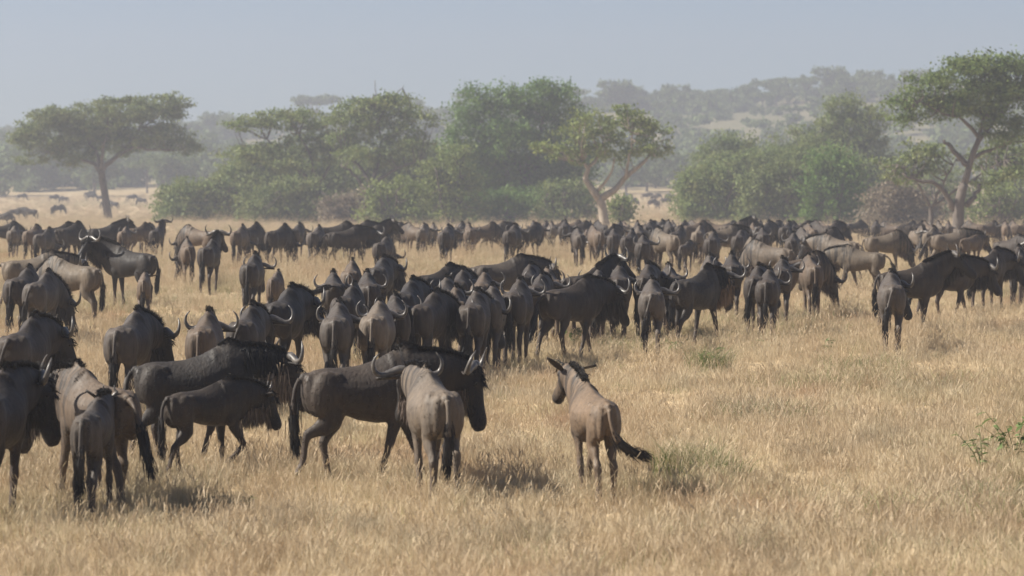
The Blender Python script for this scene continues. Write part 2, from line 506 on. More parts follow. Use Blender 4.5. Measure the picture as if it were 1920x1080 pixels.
def limb(buf, pts, widths, rng, n=9, wob=.0, sides=7):
    p = smooth_path(pts, n); w = np.interp(np.linspace(0, 1, n), np.linspace(0, 1, len(widths)), widths)
    p[1:-1] += rng.normal(size=(n - 2, 3)) * wob
    tube(buf, p, w, sides)

def photo_tree(name, label, base, d, trunk, limbs, lobes, mat, bark, cat='tree', leaf=.16, per=1.6, crad=.75, flat=.45, leaves=52, depth=.8, seed=1, twigs=True, group=None):
    """trunk/limbs: photo points (px, py, width px[, depth offset m]); lobes: (px, py, rx, ry) in photo pixels"""
    rng = np.random.default_rng(seed)
    if d is None: d = ground_hit(*base)
    s = FPX / d
    b = at(base[0], base[1], d); b[2] = float(gz(b[0], d))
    root = bpy.data.objects.new(name, None); root.location = b; link(root); tag(root, label, cat, group)
    def w3(p, dz=0.0):
        q = at(p[0], p[1], d); q[1] += dz; return q - b
    L = []
    for lb in lobes:
        px, py, rx, ry = lb[:4]
        rr = np.array([rx / s, rx / s * depth, ry / s])
        off = lb[4] if len(lb) > 4 else rng.uniform(-.55, .55) * rx / s
        L.append((w3((px, py), off), rr))
    pts, cl = crown_points(L, rng, per, crad, flat, leaves)
    v, f = leaf_quads(pts, leaf, rng)
    B = Buf()
    if trunk:
        tp = [w3(p) for p in trunk]; tp[0] = np.array([tp[0][0], 0, -.3])
        limb(B, tp, [p[2] / s / 2 for p in trunk], rng, 10, .02, 9)
    for lm in limbs:
        n = len(lm)
        off = lm[0][3] if len(lm[0]) > 3 else rng.uniform(-1.5, 1.5)
        limb(B, [w3(p, off * i / (n - 1)) for i, p in enumerate(lm)], [p[2] / s / 2 for p in lm], rng, 9, .05)
    if twigs:
        starts = []
        for bv in B.v[-max(1, len(limbs)):]:
            starts.append(bv.reshape(-1, bv.shape[1])[len(bv) // 2:])
        S = np.concatenate(starts)
        ci = rng.choice(len(cl), min(70, len(cl)), replace=False)
        for q in cl[ci]:
            j = np.argmin(((S - q) * np.array([1, 1, 1.6])) @ np.array([0, 0, 0]) + np.linalg.norm((S - q) * np.array([1, 1, .7]), axis=1))
            p0 = S[j]
            if np.linalg.norm(q - p0) > 7: continue
            mid = (p0 + q) / 2 + np.array([0, 0, -.12 * np.linalg.norm(q - p0)]) + rng.normal(size=3) * .15
            limb(B, [p0, mid, q], [.06, .04, .015], rng, 5, .04, 5)
    tv, tf = B.arrays()
    link(bpy.data.objects.new('trunk', mesh_np('trunk', tv, tf, True, M[bark])), root)
    link(bpy.data.objects.new('crown', mesh_np('crown', v, f, False, M[mat])), root)
    return root

def bush(name, label, px0, px1, ptop, pbase, d, mat, seed, n=9, leaf=.16, per=1.5, crad=.7, leaves=52, cat='bush', dome=.8, bark='bark', group=None):
    """a many-stemmed bush: foliage lobes heaped over short stems"""
    rng = np.random.default_rng(seed)
    if d is None: d = ground_hit((px0 + px1) / 2, pbase)
    cx = (px0 + px1) / 2; hw = (px1 - px0) / 2; H = pbase - ptop
    lobes = []
    for i in range(n):
        u = -1 + 2 * (i + .5) / n + rng.uniform(-.12, .12)
        top = ptop + H * (1 - math.sqrt(max(0, 1 - (abs(u) * .93) ** 2.2))) * dome + rng.uniform(-.02, .10) * H
        r = hw * rng.uniform(.26, .36) + 6
        ry = min(r * .75, (pbase - top) * .5)
        y = top + ry
        lobes.append((cx + u * (hw - r * .35), y, r, ry))
        while y + ry < pbase - H * .08:
            y += ry * 1.15
            lobes.append((cx + u * hw * .85 + rng.uniform(-.1, .1) * hw, min(y, pbase - ry * .6), r * rng.uniform(.85, 1.15), ry))
    stems = []
    for i in range(5):
        u = rng.uniform(-.5, .5)
        stems.append([(cx + u * hw * .25, pbase, 7), (cx + u * hw * .7, pbase - H * .35, 5), (cx + u * hw * 1.2, pbase - H * .7, 2)])
    return photo_tree(name, label, (cx, pbase), d, None, stems, lobes, mat, bark, cat, leaf, per, crad, .7, leaves, .75, seed, True, group)

photo_tree('acacia_tree', 'umbrella acacia with a flat green crown and one bare trunk alone on the open plain', (203, 411), None,
    [(203, 411, 17), (198, 370, 14), (192, 335, 13), (189, 320, 13)],
    [[(190, 322, 10), (168, 304, 7), (120, 288, 4)], [(190, 322, 11), (215, 294, 8), (250, 262, 5), (262, 240, 3)],
     [(205, 305, 7), (250, 276, 6), (285, 282, 5), (345, 282, 3)], [(189, 320, 9), (178, 285, 6), (150, 245, 3)], [(190, 318, 8), (195, 280, 6), (205, 235, 3)]],
    [(95, 252, 70, 40), (55, 258, 38, 30), (160, 232, 70, 38), (235, 212, 62, 34), (310, 192, 46, 18), (285, 215, 60, 24), (300, 256, 62, 28), (345, 276, 40, 14),
     (140, 288, 55, 24), (225, 270, 50, 26), (105, 216, 48, 18), (60, 300, 30, 12), (195, 250, 60, 30)],
    'acacia', 'bark', leaf=.16, per=2.2, crad=.75, flat=.4, seed=21)
photo_tree('acacia_tree', 'spreading acacia with open olive branches rising between the left bushes', (585, 424), 285,
    [(590, 424, 13), (600, 390, 11), (592, 350, 9)],
    [[(592, 352, 8), (560, 318, 6), (520, 298, 4), (470, 300, 2)], [(592, 350, 8), (585, 300, 6), (560, 250, 3)], [(595, 352, 7), (618, 300, 5), (610, 235, 3)], [(560, 320, 5), (500, 260, 3)]],
    [(470, 238, 50, 22), (520, 226, 55, 22), (575, 222, 50, 20), (615, 240, 40, 22), (500, 285, 60, 20), (450, 290, 40, 16), (570, 270, 55, 22), (610, 290, 45, 24), (540, 310, 50, 18)],
    'thorn', 'bark', leaf=.16, per=1.7, flat=.35, seed=22)
photo_tree('acacia_tree', 'tall rounded thorn acacia with dead twigs standing above its olive crown', (690, 424), 280,
    [(690, 424, 14), (688, 380, 12), (696, 345, 10)],
    [[(696, 347, 8), (672, 310, 6), (645, 285, 3)], [(696, 345, 9), (712, 290, 6), (710, 230, 3)], [(700, 345, 7), (745, 315, 5), (790, 300, 2)], [(690, 365, 7), (668, 330, 5), (640, 310, 3)],
     [(705, 240, 3, .1), (706, 190, 2), (703, 150, 1)], [(708, 230, 3, .3), (740, 180, 2), (757, 160, 1)]],
    [(690, 205, 55, 26), (740, 198, 55, 24), (780, 230, 40, 28), (660, 225, 40, 24), (710, 245, 60, 28), (650, 265, 40, 20), (690, 290, 60, 18), (770, 275, 50, 24), (740, 305, 45, 16), (715, 190, 35, 16)],
    'thorn', 'bark', leaf=.16, per=1.9, flat=.5, seed=23)
photo_tree('broadleaf_tree', 'huge dense green tree, its leafy dome reaching above the other crowns', (980, 424), 290,
    [(980, 424, 26), (985, 370, 22), (985, 320, 20)],
    [[(985, 325, 15), (940, 270, 9), (890, 210, 4)], [(985, 322, 15), (1010, 260, 9), (1020, 195, 4)], [(985, 325, 12), (1050, 280, 8), (1080, 240, 4)]],
    [(890, 205, 45, 40), (880, 260, 55, 45), (945, 195, 50, 36), (1005, 190, 52, 38), (1055, 190, 38, 32), (1075, 240, 38, 50), (1010, 250, 60, 50), (950, 260, 60, 50),
     (900, 320, 60, 50), (965, 330, 65, 50), (1030, 320, 60, 55), (1085, 310, 35, 60), (920, 375, 55, 40), (1000, 380, 60, 40), (1070, 375, 50, 42), (1030, 165, 35, 16), (900, 170, 22, 14)],
    'lush', 'bark', leaf=.16, per=2.1, crad=.8, flat=.7, leaves=52, seed=24)
photo_tree('pale_barked_tree', 'olive-crowned tree with a pale forked trunk in front of the dense green tree', (1135, 432), None,
    [(1135, 432, 22), (1131, 400, 17), (1124, 372, 16)],
    [[(1124, 374, 16, 0), (1108, 352, 12), (1096, 336, 11), (1100, 316, 9), (1090, 300, 5)], [(1126, 374, 16, .3), (1150, 356, 12), (1172, 335, 10), (1195, 315, 8), (1220, 290, 4)],
     [(1120, 358, 7, -.6), (1135, 340, 6), (1148, 322, 4), (1152, 295, 3)], [(1100, 318, 7, .8), (1125, 290, 5), (1140, 250, 3)], [(1172, 335, 6, -.8), (1180, 290, 4), (1185, 250, 3)]],
    [(1165, 217, 42, 17), (1110, 228, 44, 18), (1080, 250, 40, 22), (1030, 276, 32, 15), (1060, 285, 38, 15), (1210, 240, 45, 20), (1245, 252, 26, 22), (1140, 255, 50, 22),
     (1200, 275, 42, 20), (1235, 282, 28, 14), (1120, 285, 45, 18), (1165, 290, 40, 16), (1090, 308, 22, 12), (1180, 225, 40, 16)],
    'olive', 'palebark', leaf=.155, per=1.9, crad=.6, flat=.5, leaves=52, seed=25)
photo_tree('acacia_tree', 'big acacia with fresh green crown, thick dark trunk and bare broken lower limbs', (1797, 447), None,
    [(1797, 447, 28), (1797, 410, 22), (1800, 375, 19), (1808, 345, 17)],
    [[(1806, 350, 14, 0), (1818, 305, 12), (1835, 262, 10), (1850, 215, 6), (1850, 170, 3)], [(1815, 310, 12, .5), (1800, 295, 10), (1780, 272, 8), (1772, 262, 6)],
     [(1790, 395, 13, -.6), (1772, 362, 10), (1745, 340, 8), (1710, 338, 5), (1690, 325, 3)], [(1812, 385, 12, .4), (1832, 362, 9), (1840, 345, 5)],
     [(1838, 262, 8, -1.0), (1800, 222, 6), (1765, 212, 4), (1720, 190, 2)], [(1835, 265, 8, 1.0), (1880, 215, 6), (1915, 170, 3)], [(1818, 300, 8, .8), (1860, 280, 6), (1910, 265, 3)]],
    [(1695, 200, 36, 26), (1735, 165, 45, 28), (1790, 140, 55, 28), (1850, 128, 60, 28), (1910, 130, 55, 28), (1965, 150, 55, 32), (1760, 195, 50, 18), (1830, 175, 60, 26),
     (1900, 180, 60, 30), (1970, 200, 50, 30), (1690, 225, 22, 14), (1860, 215, 50, 20), (1925, 235, 45, 20), (1800, 200, 60, 22), (1740, 212, 40, 16), (1880, 255, 45, 18)],
    'fresh', 'bark', leaf=.12, per=3.0, crad=.75, flat=.5, leaves=84, seed=26)
photo_tree('thorn_tree', 'low greyish green thorn tree spreading around the foot of the big acacia', (1740, 428), 212,
    [(1745, 428, 10), (1745, 385, 8)],
    [[(1745, 390, 6), (1715, 340, 4), (1680, 310, 2)], [(1745, 390, 6), (1770, 340, 4), (1790, 300, 2)], [(1745, 388, 6), (1830, 330, 4), (1880, 300, 2)]],
    [(1680, 305, 40, 22), (1720, 285, 45, 24), (1690, 330, 42, 14), (1745, 315, 36, 16), (1850, 300, 45, 24), (1895, 280, 45, 26), (1890, 330, 45, 20), (1840, 345, 35, 12), (1925, 310, 40, 30)],
    'acacia', 'bark', leaf=.155, per=2.3, crad=.65, leaves=48, seed=27)
bush('thorn_bush', 'wide low olive thorn bush at the left end of the thicket', 288, 478, 322, 424, 290, 'thorn', 31, 8, dome=.9, per=2.0)
bush('thorn_bush', 'brighter green thorn bush beneath the spreading acacia', 455, 650, 330, 424, 278, 'acacia', 32, 8, dome=.6, per=1.8)
bush('thorn_bush', 'greyish dry bush in the shade between the two middle acacias', 600, 720, 352, 426, 274, 'drybush', 33, 5, dome=.6, per=1.8)
bush('leafy_bush', 'light olive leafy bush below the thorn acacia with dead twigs', 672, 808, 325, 432, 262, 'olive', 34, 6, dome=.8, per=1.8)
bush('leafy_bush', 'tall brownish olive bush leaning on the left of the dense green tree', 785, 900, 265, 428, 270, 'olive', 35, 5, dome=.6, per=1.6)
bush('leafy_bush', 'dark green shady bush under the dense green tree', 880, 1010, 345, 428, 272, 'lush', 36, 5, dome=.5, per=1.8)
bush('leafy_bush', 'dusky bush filling the gap behind the pale forked trunk', 1000, 1130, 335, 424, 282, 'thorn', 37, 5, dome=.4, per=1.8)
bush('thorn_bush', 'small round bush just right of the pale forked trunk', 1148, 1182, 366, 414, 250, 'thorn', 38, 3, per=2.2)
bush('leafy_tree', 'rounded green tree at the left end of the right-hand thicket', 1262, 1420, 300, 424, 276, 'thorn', 41, 6, per=1.9, cat='tree')
bush('leafy_tree', 'hazy tree crown peeping over the left end of the right-hand thicket', 1295, 1455, 238, 420, 312, 'thorn', 42, 6, per=1.7, cat='tree')
bush('leafy_tree', 'green bushy tree in the middle of the right-hand thicket', 1385, 1530, 290, 426, 268, 'acacia', 43, 6, per=1.9, cat='tree')
bush('leafy_tree', 'darkest green bush of the right-hand thicket', 1500, 1625, 262, 428, 262, 'lush', 44, 6, per=1.8, cat='tree')
bush('leafy_tree', 'tall pale olive tree rising from the back of the right-hand thicket', 1505, 1690, 172, 420, 320, 'olive', 45, 7, dome=.8, per=1.5, cat='tree')
bush('dry_bush', 'brown leafless bush between the thicket and the big acacia', 1612, 1768, 338, 430, 245, 'drybush', 46, 6, per=1.9)
bush('thorn_bush', 'grey green thorn bush just right of the big acacia trunk', 1815, 1930, 345, 430, 246, 'thorn', 47, 5, per=1.8)
bush('thorn_bush', 'pale bush behind the big acacia', 1690, 1830, 300, 424, 300, 'thorn', 48, 5, per=1.5)
bush('thorn_bush', 'large hazy bush beyond the big acacia at the edge of the plain', 1850, 2020, 270, 424, 300, 'thorn', 49, 6, per=1.5)

bush('thicket_bush', 'dark tangled bush closing the back between the two middle acacias', 400, 680, 268, 422, 300, 'thorn', 50, 9, dome=.45, per=1.5)
bush('thicket_bush', 'dusky green bush closing the back between thorn acacia and dense green tree', 640, 905, 262, 422, 302, 'acacia', 51, 9, dome=.45, per=1.5)
bush('thicket_bush', 'grey green bush closing the back of the right-hand thicket', 1285, 1660, 262, 422, 300, 'thorn', 52, 11, dome=.5, per=1.4)
bush('thicket_bush', 'hazy olive tree joining the tall pale tree to the left of the right-hand thicket', 1430, 1570, 222, 421, 326, 'thorn', 53, 6, dome=.6, per=1.3, cat='tree')
# ---- far trees: each stands on the hill or the far edge of the plain
FAR = {}
def far_proto(kind, seed):
    rng = np.random.default_rng(seed); L = []; B = Buf()
    if kind == 'umbrella':
        H = 6.2
        for i in range(7): L.append((np.array([rng.uniform(-2.4, 2.4), rng.uniform(-2, 2), H - .9 + rng.uniform(-.2, .3)]), np.array([1.5, 1.5, .5])))
        limb(B, [(0, 0, -.5), (.1, 0, 2.0), (.2, .1, 3.2)], [.22, .17, .14], rng, 6)
        for a in np.linspace(0, 6.28, 5)[:-1]: limb(B, [(.2, .1, 3.1), (1.0 * math.cos(a), 1.0 * math.sin(a), 4.4), (2.1 * math.cos(a), 2.0 * math.sin(a), 5.2)], [.11, .08, .03], rng, 5)
    elif kind == 'round':
        for i in range(9):
            L.append((np.array([rng.uniform(-2, 2), rng.uniform(-2, 2), rng.uniform(2.4, 5.0)]), np.array([1.6, 1.6, 1.1])))
        limb(B, [(0, 0, -.5), (.1, 0, 1.5), (0, .1, 3.2)], [.25, .2, .12], rng, 6)
        for a in (0, 2, 4): limb(B, [(0, 0, 1.6), (math.cos(a), math.sin(a), 3), (1.8 * math.cos(a), 1.8 * math.sin(a), 4)], [.12, .08, .03], rng, 5)
    else:
        for i in range(10):
            L.append((np.array([rng.uniform(-2.8, 2.8), rng.uniform(-2, 2), rng.uniform(.7, 2.7)]), np.array([1.5, 1.5, .9])))
        for a in (0, 2, 4): limb(B, [(0, 0, -.4), (.6 * math.cos(a), .6 * math.sin(a), .9), (1.4 * math.cos(a), 1.4 * math.sin(a), 2)], [.12, .08, .03], rng, 5)
    pts, cl = crown_points(L, rng, 1.5 if kind != 'umbrella' else 2.6, .75, .5, 26)
    v, f = leaf_quads(pts, .32, rng)
    tv, tf = B.arrays()
    return mesh_np('trunk', tv, tf, True, M['bark']), mesh_np('crown', v, f, False, M['far']), (v, f)
for k in ('umbrella', 'round', 'bushy'):
    FAR[k] = [far_proto(k, 60 + i + (7 if k == 'round' else 0)) for i in range(3)]

def far_tree(px, ybase, d, kind, sc, label, group, i=0):
    x = (px - 960) / FPX * d
    root = bpy.data.objects.new('far_acacia_tree' if kind == 'umbrella' else 'far_tree' if kind == 'round' else 'far_bush', None)
    root.location = (x, d, float(gz(x, d)) - .1); root.scale = (sc,) * 3; root.rotation_euler = (0, 0, (px * 7.3) % 6.28)
    link(root); tag(root, label, 'tree' if kind != 'bushy' else 'bush', group)
    t, c, _ = FAR[kind][i % 3]
    link(bpy.data.objects.new('trunk', t), root); link(bpy.data.objects.new('crown', c), root)

rt = random.Random(3)
far_tree(590, 0, 905, 'umbrella', 1.8, 'lone flat-topped acacia silhouetted on the skyline above the left thicket', None, 0)
for px, sc in ((365, 1.3), (412, 1.5), (432, 1.2), (330, 1.0), (388, 1.1)):
    far_tree(px, 0, 860 + rt.uniform(-30, 30), 'round', sc, 'hazy rounded tree on the low ridge beside the lone umbrella acacia', 'trees on the left ridge', int(px))
for px, sc, k in ((1130, 1.1, 'bushy'), (1160, 1.5, 'round'), (1190, 1.35, 'round'), (1215, 1.1, 'bushy'), (1262, 1.4, 'round'), (1300, 1.2, 'umbrella'), (1325, 1.1, 'round'), (1345, 1.0, 'bushy'),
                  (1385, 1.0, 'bushy'), (1405, 1.2, 'round'), (1430, 1.0, 'umbrella'), (1455, 1.2, 'round'), (1480, 1.1, 'umbrella'), (1512, 1.15, 'umbrella'), (1535, 1.2, 'bushy'), (1560, 1.55, 'round'), (1580, 1.6, 'round'),
                  (1600, 1.2, 'bushy'), (1625, 1.3, 'round'), (1650, 1.3, 'round'), (1668, 1.3, 'round'), (1695, 1.3, 'bushy'), (1720, 1.3, 'round')):
    lab = {'bushy': 'bush on the crest of the right-hand hill', 'umbrella': 'flat-topped acacia on the crest of the right-hand hill', 'round': 'rounded tree on the crest of the right-hand hill'}[k]
    far_tree(px, 0, 890 + rt.uniform(-25, 30), k, sc, lab, {'bushy': 'bushes', 'umbrella': 'acacias', 'round': 'rounded trees'}[k] + ' along the hill crest', int(px * 3))
for px in range(-40, 420, 22):
    k = rt.choice(['round', 'umbrella', 'round', 'bushy'])
    far_tree(px + rt.uniform(-8, 8), 0, rt.uniform(512, 570), k, rt.uniform(.85, 1.25), {'round': 'hazy tree', 'umbrella': 'hazy acacia', 'bushy': 'hazy bush'}[k] + ' at the far edge of the plain behind the umbrella acacia',
             {'round': 'trees', 'umbrella': 'acacias', 'bushy': 'bushes'}[k] + ' at the far edge of the plain', int(px))
for px in range(1175, 1300, 20):
    far_tree(px + rt.uniform(-8, 8), 0, rt.uniform(512, 570), 'round', rt.uniform(.9, 1.2), 'hazy tree seen through the gap beside the pale forked trunk', 'trees beyond the gap', px)

def build_far_wood():
    """the wooded slopes that read as one mass"""
    rng = np.random.default_rng(77); V, F = [], []; n = 0
    cnt = 0
    for i in range(1700):
        y = rng.uniform(545, 985); x = rng.uniform(-.21, .21) * y
        px = x / y * FPX + 960
        if 1370 < px < 1520 and 790 < y < 850: continue
        if 1270 < px < 1300 and 810 < y < 850: continue
        if rng.random() < .35 * (value_noise(np.array([x + 900]), np.array([y]), 40, 8)[0] > .62): continue
        v, f = FAR[['round', 'bushy', 'bushy', 'umbrella'][rng.integers(4)]][rng.integers(3)][2]
        sel = rng.random(len(f)) < .062
        vv = v.reshape(-1, 4, 3)[sel]
        cent = vv.mean(1, keepdims=True)
        vv = (cent + (vv - cent) * 2.4).reshape(-1, 3)
        s = rng.uniform(.7, 1.15); a = rng.uniform(0, 6.28)
        rot = np.array([[math.cos(a), -math.sin(a), 0], [math.sin(a), math.cos(a), 0], [0, 0, 1]])
        vv = vv @ rot.T * s + np.array([x, y, float(gz(x, y)) - .3])
        V.append(vv); F.append(np.arange(len(vv)).reshape(-1, 4) + n); n += len(vv); cnt += 1
    o = bpy.data.objects.new('far_wood', mesh_np('far_wood', np.concatenate(V), np.concatenate(F), False, M['far']))
    o['kind'] = 'stuff'; o['label'] = 'hazy wooded slopes of the distant hills'; link(o)
    print('far wood', cnt, n // 4)
print('TRIS', sum(len(m.polygons) * 2 for m in bpy.data.meshes))
build_far_wood()

# ------------------------------------------------------------------ wildebeest builder
def nrm(v): return v / (np.linalg.norm(v) + 1e-9)

def dirv(yaw, pitch):
    y, p = R(yaw), R(pitch)
    return np.array([math.cos(p) * math.cos(y), math.cos(p) * math.sin(y), math.sin(p)])

def frame(t):
    s = nrm(np.cross([0, 0, 1.0], t)); return s, np.cross(t, s)

FRONT = {'S': (-12, 3, 0, 20), 'F': (8, 20, 15, 28), 'B': (-26, -14, -17, -4), 'L': (4, 36, -48, -70), 'f': (-4, 10, 7, 22), 'b': (-18, -6, -8, 8)}
HIND = {'S': (25, -38, 5, 22), 'F': (44, -20, 16, 28), 'B': (8, -50, -18, -4), 'L': (12, -66, -8, -40), 'f': (34, -29, 11, 24), 'b': (17, -45, -7, 10)}

def strands(buf, roots, dirs, lens, width, droop=0.6, rng=None):
    """hair: tapered two-segment ribbons"""
    roots = np.asarray(roots); dirs = np.asarray(dirs); n = len(roots)
    dirs = dirs / np.linalg.norm(dirs, axis=1, keepdims=True)
    L = np.asarray(lens)[:, None]
    d2 = dirs + np.array([0, 0, -droop]); d2 /= np.linalg.norm(d2, axis=1, keepdims=True)
    p1 = roots + dirs * L * .5; p2 = p1 + d2 * L * .5
    rv = rng.normal(size=(n, 3)); s = np.cross(dirs, rv); s /= np.linalg.norm(s, axis=1, keepdims=True) + 1e-9
    w = width * rng.uniform(.6, 1.3, (n, 1))
    v = np.stack([roots - s * w, roots + s * w, p1 - s * w * .8, p1 + s * w * .8, p2 - s * w * .15, p2 + s * w * .15], 1).reshape(-1, 3)
    b = (np.arange(n) * 6)[:, None]
    f = np.concatenate([b + [0, 1, 3, 2], b + [2, 3, 5, 4]])
    buf.add(v, f)

def leg_pts(x, z, lens, angs):
    p = [np.array([x, z])]
    for l, a in zip(lens, angs):
        p.append(p[-1] + l * np.array([math.sin(R(a)), -math.cos(R(a))]))
    return p

PROTO = {}
def make_proto(key, ny=0, np_=4, hy=0, hp=-58, legs='SSSS', tail='down', girth=1.0, calf=0.0, horns=1.0, voxel=.02,
               beard=True, beardk=1.0, seed=1, hump=0.0, mane=1.0, leglen=1.0):
    rng = np.random.default_rng(seed)
    B = Buf(); a = np.linspace(0, 2 * math.pi, 24, endpoint=False)
    ca, sa = np.cos(a), np.sin(a)
    # ---- torso: x, top, bottom, half width, sharpness of the back
    st = [(-.67, 1.02, .86, .05, 1.0), (-.63, 1.07, .78, .125, 1.15), (-.54, 1.11, .71, .175, 1.25), (-.42, 1.13, .70, .198, 1.3),
          (-.25, 1.13, .69, .205, 1.4), (-.05, 1.15, .635, .222, 1.6), (.15, 1.205, .605, .23, 1.9), (.32, 1.29, .60, .212, 2.3),
          (.46, 1.36, .605, .192, 2.8), (.57, 1.335, .64, .165, 2.4), (.68, 1.25, .71, .14, 1.7), (.76, 1.16, .82, .09, 1.2)]
    if calf: st = [(x, .58 + (t - .58) * 1.0 - (.07 * calf if x > .3 else 0) , b + .13 * calf * (1 if -.5 < x < .6 else .4), w * (1 - .34 * calf), s) for x, t, b, w, s in st]
    rings = []
    for x, t, b, w, shp in st:
        t = t + hump * math.exp(-((x - .5) / .16) ** 2)
        bb = b - (girth - 1) * .25 * math.exp(-((x - .05) / .3) ** 2)
        ww = w * (1 + (girth - 1) * math.exp(-((x) / .4) ** 2) * 1.2)
        zc = bb + (t - bb) * .47
        y = ww * np.sign(ca) * np.abs(ca) ** np.where(sa > 0, shp, .85)
        z = zc + np.where(sa > 0, (t - zc) * sa, (zc - bb) * sa)
        rings.append(np.stack([np.full(24, x), y, z], 1))
    loft(B, rings)
    # ---- neck
    cs = 1 - .18 * calf
    b0 = np.array([.50, 0, 1.02 - .05 * calf])
    nd = dirv(ny, np_)
    nl = .58 * (1 - .28 * calf)
    poll = b0 + nd * nl + np.array([0, 0, .05])
    hd = dirv(hy, hp)
    c1 = np.array([.30, 0, 1.0]); P = [c1, c1 + np.array([.30, 0, .03]), poll - nd * .22, poll + hd * .03]
    us = np.linspace(0, 1, 9)
    ncen, nup, nhh = [], [], []
    rings = []
    for u in us:
        c = (1 - u) ** 3 * P[0] + 3 * u * (1 - u) ** 2 * P[1] + 3 * u * u * (1 - u) * P[2] + u ** 3 * P[3]
        t = nrm(3 * (1 - u) ** 2 * (P[1] - P[0]) + 6 * u * (1 - u) * (P[2] - P[1]) + 3 * u * u * (P[3] - P[2]))
        s, up = frame(t)
        hh = np.interp(u, [0, .45, .8, 1], [.27, .26, .20, .14]) * cs; hw = np.interp(u, [0, .45, .8, 1], [.17, .135, .10, .085]) * cs
        rings.append(c + np.outer(ca * hw * np.abs(ca) ** .15, s) + np.outer(sa * hh, up))
        ncen.append(c); nup.append(up); nhh.append(hh)
    loft(B, rings)
    # ---- head
    hs, hu = frame(hd)
    hst = [(-.07, .0, .06, .05), (-.02, -.01, .115, .085), (.06, -.02, .125, .098), (.13, -.022, .12, .095), (.22, -.02, .10, .075), (.32, -.02, .084, .062),
           (.41, -.022, .08, .066), (.48, -.024, .072, .07), (.525, -.03, .05, .055), (.54, -.03, .03, .035)]
    hl = 1.1 - .5 * calf
    rings = []
    for t, o, hh, hw in hst:
        c = poll + hd * t * hl + hu * o
        rings.append(c + np.outer(ca * hw * cs * 1.08, hs) + np.outer(sa * hh * cs * 1.13, hu))
    loft(B, rings)
    # brow ridges
    # ---- legs
    lowz = []
    legmask = []
    def leg(side, front, code):
        if front:
            x, z, lens, ang, rad = .43, .86, np.array([.22, .30, .25, .10]) , FRONT[code], [.13, .088, .05, .036, .04, .05]
            y0, ys = .10, [.10, .108, .10, .092, .092, .092]
        else:
            x, z, lens, ang, rad = -.44, .90, np.array([.30, .30, .29, .105]), HIND[code], [.17, .115, .056, .04, .042, .05]
            y0, ys = .09, [.09, .112, .102, .098, .098, .098]
        thin = 1 - .15 * calf
        p = leg_pts(x, z, lens, ang)
        hoof = p[-1] + np.array([.05, 0])
        pts3 = [np.array([q[0], side * ys[i] * (1 - .15 * calf), q[1]]) for i, q in enumerate(p)]
        pts3.append(pts3[-1] + np.array([.035, 0, .004]))
        # upper mass, flattened sideways
        q0, q1, q2 = pts3[0], pts3[1], pts3[2]
        up0 = q0 + np.array([0, 0, .10 if front else .06])
        path = [up0, q0, (q0 + q1) / 2, q1, q1 * .7 + q2 * .3, q1 * .35 + q2 * .65, q2]
        r0 = rad[0]; r1 = rad[1]
        rr = [r0 * .7, r0, (r0 + r1) / 2 * 1.02, r1, r1 * .82, rad[2] * 1.12, rad[2]]
        if not front: rr = [r0 * .75, r0, r0 * .93, r1 * 1.05, r1 * .88, rad[2] * 1.15, rad[2] * .95]
        tube(B, path, [r * thin * (1 - .12 * calf) for r in rr], 14, sy=.62 if not front else .66)
        q3 = pts3[3]; q4 = pts3[4]
        low = [q1 * .3 + q2 * .7, q2 * .97 + q1 * .03, q2 * .75 + q3 * .25, q2 * .45 + q3 * .55, q3 * .9 + q2 * .1, q3, q3 * .4 + q4 * .6, q4, pts3[5] + np.array([.012, 0, -.004])]
        lr = [rad[2] * .8, rad[2] * .92, rad[3] * 1.0, rad[3] * .95, rad[3], rad[4], rad[4] * .88, rad[5] * .95, rad[5] * .8]
        tube(B, low, [r * (1 - .08 * calf) for r in lr], 10)
        lowz.append(min(q4[2], pts3[5][2]) - .035)
        legmask.append((q2, q3, q4))
    for side, fr, code in ((1, True, legs[0]), (-1, True, legs[1]), (1, False, legs[2]), (-1, False, legs[3])):
        leg(side, fr, code)
    # muscle masses: shoulder blade, upper arm, haunch, buttocks, hip points, brow
    def blob(c, r, tilt=0.0, n=12, m=7):
        rg = []
        for ph in np.linspace(-1.35, 1.35, m):
            aa = np.linspace(0, 2 * math.pi, n, endpoint=False)
            q = np.stack([np.cos(aa) * math.cos(ph) * r[0], np.sin(aa) * math.cos(ph) * r[1], np.full(n, math.sin(ph) * r[2])], 1)
            ct, s_ = math.cos(R(tilt)), math.sin(R(tilt))
            q = q @ np.array([[ct, 0, -s_], [0, 1, 0], [s_, 0, ct]])
            rg.append(q + np.array(c))
        loft(B, rg)
    kk = 1 - .34 * calf; hr = 1 - .3 * calf
    for sg in (1, -1):
        blob((.40, sg * .12 * kk, .89), (.13, .072, .24), 14)
        blob((.36, sg * .14 * kk, .77), (.10, .06, .13), -20)
        blob((-.43, sg * .122 * kk, .87), (.19 * (1 - .15 * calf), .098 * hr, .24 * (1 - .15 * calf)), 12)
        blob((-.585, sg * .08 * kk, .87), (.085, .062 * hr, .20 * (1 - .15 * calf)), -6)
        blob((-.31, sg * .135 * kk, 1.045), (.06, .045, .045))
        blob((-.60, sg * .07 * kk, 1.035), (.05, .035, .04))
        blob((poll + hd * .10 * hl + hs * sg * .07 * cs + hu * .06 * cs), (.045, .035, .035))
    # dock of the tail
    tube(B, [(-.58, 0, 1.04), (-.66, 0, 1.045), (-.70, 0, 1.0)], [.05, .045, .03], 8)
    v, f = B.arrays()
    me = mesh_np('tmp', v, f)
    o = bpy.data.objects.new('tmp', me); COL.objects.link(o)
    md = o.modifiers.new('r', 'REMESH'); md.mode = 'VOXEL'; md.voxel_size = voxel; md.use_smooth_shade = True
    ms = o.modifiers.new('s', 'SMOOTH'); ms.factor = .5; ms.iterations = 3
